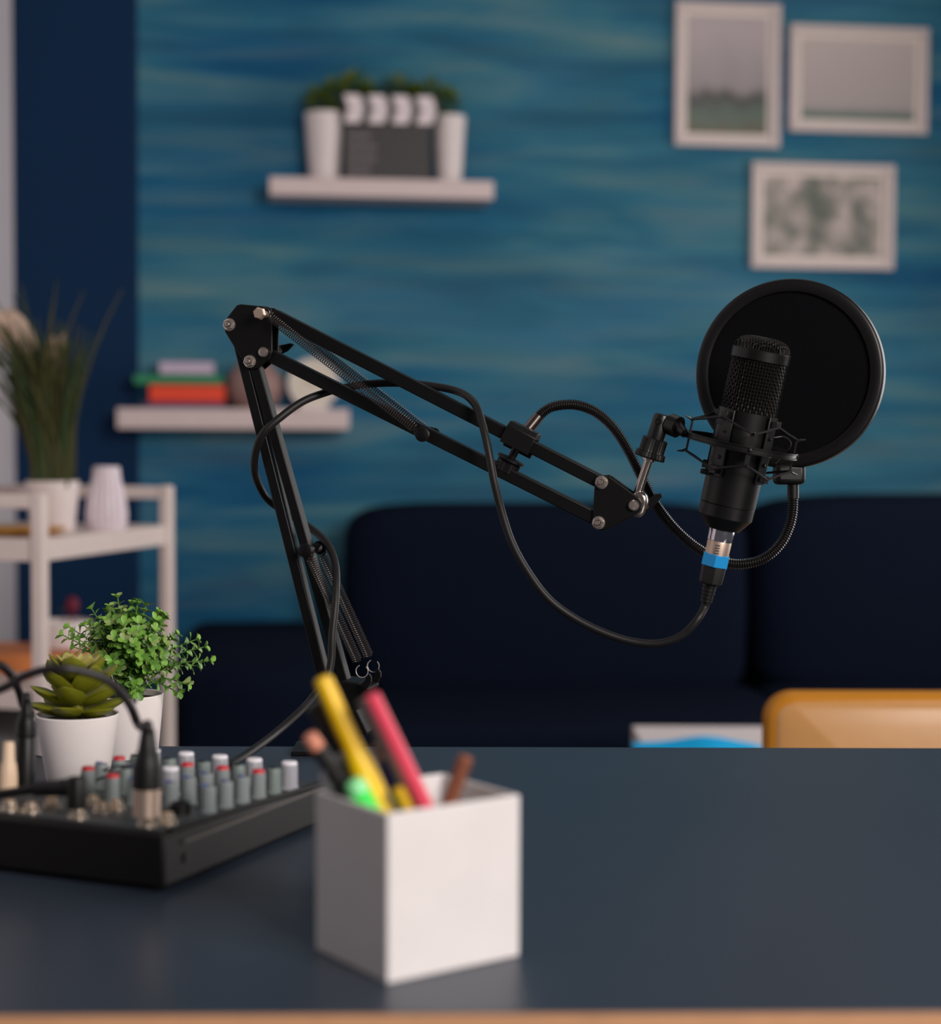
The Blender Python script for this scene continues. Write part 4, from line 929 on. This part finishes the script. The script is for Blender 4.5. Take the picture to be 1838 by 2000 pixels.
while len(ends) < 108:
    d = V((random.gauss(0, 1), random.gauss(0, 1), random.gauss(0.35, 0.9))).normalized()
    if d.z < -0.55: continue
    q = random.uniform(0.55, 1.0)
    ends.append((cc+V((d.x*0.048*q, d.y*0.046*q, d.z*0.041*q)), 0))
for e_, big in ends:
    mid = s0+(e_-s0)*0.5+V((0, 0, 0.012 if e_.z > s0.z+0.01 else 0.03)); path = smooth_path([s0+V((random.uniform(-.008, .008), random.uniform(-.008, .008), 0)), mid, e_], 8); path = resample(path, 0.0052)
    if len(path) < 3: continue
    stems.tube(path, 0.00055, 4)
    rot = random.uniform(0, PI)
    for i in range(max(1, len(path)//2-1), len(path)):
        p = path[i]; t_ = (path[i]-path[i-1]).normalized(); u = t_.orthogonal().normalized(); v_ = t_.cross(u); a = rot+i*PI/2
        last = i == len(path)-1
        for s_ in ((0, PI) if not last else (0, PI/2, PI, 3*PI/2)):
            d = (u*math.cos(a+s_)+v_*math.sin(a+s_))*1.0+t_*(0.55 if not last else 0.9)
            L = random.uniform(0.0062, 0.0092)*(0.85 if last else 1.0)
            leaves.append((p, d.normalized(), t_, L, random.choice((0, 0, 1, 1, 2))))
o = part('stems', stems, greens[0], bush); o['kind'] = 'stuff'
leaves.sort(key=lambda l: l[0].y)
rest = MB()
for n, (p, d, up, L, mi) in enumerate(leaves):
    if n < 290:
        y = d; z_ = up-y*up.dot(y); z_.normalize(); x = y.cross(z_); M = Matrix((x*L, y*L, z_*L)).transposed().to_4x4(); M.translation = p; inst('leaf', leafm[mi], bush, M)
    else: leaf_into(rest, p, d, up, L, 0.72, mi)
o = part('leaves', rest, greens, bush); o['kind'] = 'stuff'
# small white bowl-pot behind, mostly hidden
sb = at_y(121, 1480, 1.485); sb.z = ZD; sb.y = 1.470; m_ = MB(); m_.lathe([(0.0195, 0), (0.0205, 0.001), (0.0222, 0.030), (0.0212, 0.030), (0.019, 0.004)], sb, k=36)
single('small_white_pot', 'small plain white pot mostly hidden behind the succulent', 'pot', m_, ceram, sb)

# ================================================================== PEN CUP
CF = at_z(757, 1923, ZD); ca = math.radians(35.4); E1 = V((math.cos(ca), math.sin(ca), 0)); E2 = V((-math.sin(ca), math.cos(ca), 0)); LA, LB = 0.0825, 0.0715
CH = at_y(757, 1590, CF.y).z-ZD; wt = 0.0028
def cup(a, b, z_): return CF+E1*a+E2*b+V((0, 0, z_))
pcu = thing('pen_cup', 'square white pen cup in the centre foreground of the desk', 'pen holder', cup(LA/2, LB/2, 0))
m_ = MB(); o_ = [cup(0, 0, 0), cup(LA, 0, 0), cup(LA, LB, 0), cup(0, LB, 0)]; i_ = [cup(wt, wt, 0), cup(LA-wt, wt, 0), cup(LA-wt, LB-wt, 0), cup(wt, LB-wt, 0)]
h = V((0, 0, CH)); fz = V((0, 0, 0.004))
m_.add(o_+[p+h for p in o_]+[p+h for p in i_]+[p+fz for p in i_], [(3, 2, 1, 0)]+[(j, (j+1) % 4, (j+1) % 4+4, j+4) for j in range(4)]+[(j+4, (j+1) % 4+4, (j+1) % 4+8, j+8) for j in range(4)]+[(j+8, (j+1) % 4+8, (j+1) % 4+12, j+12) for j in range(4)]+[(12, 13, 14, 15)])
part('cup_body', m_, mat('white_coated_cup', (228, 222, 221), 0.35), pcu, bevel=0.0012, seg=3, smooth=0)
random.seed(9)
def pen(name, label, cat, top, low, segs, mats, zb=0.0055):
    T_ = at_y(*top); L_ = at_y(*low); d = (L_-T_).normalized(); t = (ZD+zb-T_.z)/d.z; B_ = T_+d*t; r_ = B_-CF; a, b = r_.dot(E1), r_.dot(E2)
    a2 = min(max(a, wt+0.0035), LA-wt-0.0035); b2 = min(max(b, wt+0.0035), LB-wt-0.0035)
    if abs(a2-a)+abs(b2-b) > 1e-4: B_ = cup(a2, b2, zb)
    ax = (B_-T_); Lt = ax.length; ax.normalize()
    k1 = T_.y/F; root = thing(name, label, cat, B_, 'pens and pencils in the white cup')
    cur = 0
    for nm, mt, prof in mats:
        m_ = MB(); m_.lathe([(r, min(h_ if h_ >= 0 else Lt+h_+1, Lt-0.0005)) for r, h_ in prof], T_, ax, k=24); part(nm, m_, mt, root)
    return root
def col(n, c, **k): return mat(n, c, k.pop('rough', 0.4), **k)
E = -1.0   # full length
yel = col('yellow_plastic', (240, 192, 0)); yel2 = col('yellow_body', (246, 202, 0))
pen('highlighter', 'yellow highlighter with a fat body, tallest in the cup', 'pen', (628, 1322, 0.8959), (734, 1560, 0.8974), [(0, 0.006)], [('cap', yel, [(0.0030, -0.0), (0.0044, 0.001), (0.0050, 0.003), (0.0053, 0.036), (0.0057, 0.042)]), ('barrel', yel2, [(0.0057, 0.042), (0.0071, 0.050), (0.0076, 0.060), (0.0075, 0.10), (0.0066, E)])])
pen('felt_pen', 'pink felt pen leaning left in the cup', 'pen', (724, 1356, 0.8775), (824, 1562, 0.8879), [(0, 0.004)], [('barrel', col('pink_plastic', (226, 72, 96)), [(0.0030, 0), (0.0043, 0.0012), (0.0045, 0.05), (0.0045, 0.12), (0.003, E)])])
pen('marker', 'dark charcoal marker behind the yellow highlighter', 'pen', (612, 1372, 0.9093), (720, 1540, 0.9164), [(0, 0.005)], [('cap', col('charcoal_plastic', (48, 50, 52)), [(0.0040, 0), (0.0052, 0.0012), (0.0055, 0.04)]), ('barrel', col('charcoal_barrel', (54, 55, 57)), [(0.0050, 0.04), (0.0050, 0.09), (0.003, E)])])
pen('pencil', 'black pencil with a copper end at the left of the cup', 'pencil', (602, 1434, 0.8936), (695, 1566, 0.9019), [(0, 0.004)], [('end_cap', col('copper_end', (214, 138, 112)), [(0.0022, 0), (0.0040, 0.0012), (0.0042, 0.009)]), ('shaft', col('black_pencil', (20, 18, 18)), [(0.0040, 0.009), (0.0040, 0.09), (0.0012, E)])])
pen('highlighter', 'short green marker low at the left rim of the cup', 'pen', (688, 1522, 0.8861), (715, 1575, 0.8859), [(0, 0.005)], [('cap', col('pale_green_plastic', (140, 232, 158)), [(0.0030, 0), (0.0056, 0.002), (0.0060, 0.008)]), ('barrel', col('green_plastic', (0, 226, 62)), [(0.0060, 0.008), (0.0060, 0.05), (0.004, E)])])
pen('marker', 'dark grey pen just left of the pink pen', 'pen', (708, 1366, 0.9061), (799, 1560, 0.9111), [(0, 0.004)], [('barrel', col('grey_barrel', (62, 60, 64)), [(0.0030, 0), (0.0038, 0.001), (0.0040, 0.08), (0.003, E)])])
pen('pencil', 'navy pencil with a tan end between the yellow and pink pens', 'pencil', (742, 1448, 0.9224), (775, 1568, 0.9286), [(0, 0.004)], [('end_cap', col('tan_end', (206, 156, 130)), [(0.0024, 0), (0.0040, 0.0012), (0.0040, 0.010)]), ('shaft', col('navy_barrel', (34, 34, 92)), [(0.0038, 0.010), (0.0038, 0.07), (0.0014, E)])])
pen('pencil', 'short yellow pencil beside the navy one at the front rim', 'pencil', (776, 1538, 0.8861), (791, 1570, 0.8882), [(0, 0.004)], [('shaft', col('ochre_pencil', (214, 170, 36)), [(0.0022, 0), (0.0036, 0.0012), (0.0036, 0.05), (0.0012, E)])])
pen('pencil', 'brown wooden pencil leaning right in the cup', 'pencil', (911, 1476, 0.8885), (882, 1556, 0.8846), [(0, 0.004)], [('end_cap', col('brown_end', (156, 92, 62)), [(0.0024, 0), (0.0040, 0.001), (0.0040, 0.002)]), ('shaft', col('brown_wood', (122, 66, 42), var=0.15), [(0.0040, 0.002), (0.0040, 0.06), (0.0012, E)])])
pen('pen', 'silver-grey pen behind the green marker', 'pen', (664, 1472, 0.9051), (708, 1560, 0.9108), [(0, 0.004)], [('cap', col('silver_grey', (170, 172, 184)), [(0.0024, 0), (0.0046, 0.002), (0.0048, 0.02)]), ('barrel', col('pale_translucent', (190, 190, 190)), [(0.0044, 0.02), (0.0044, 0.06), (0.002, E)])])
pen('pen', 'pale grey pen leaning at the left corner of the cup', 'pen', (634, 1508, 0.9043), (664, 1562, 0.9071), [(0, 0.004)], [('barrel', col('pale_grey', (188, 186, 190)), [(0.0024, 0), (0.0042, 0.002), (0.0044, 0.05), (0.002, E)])])
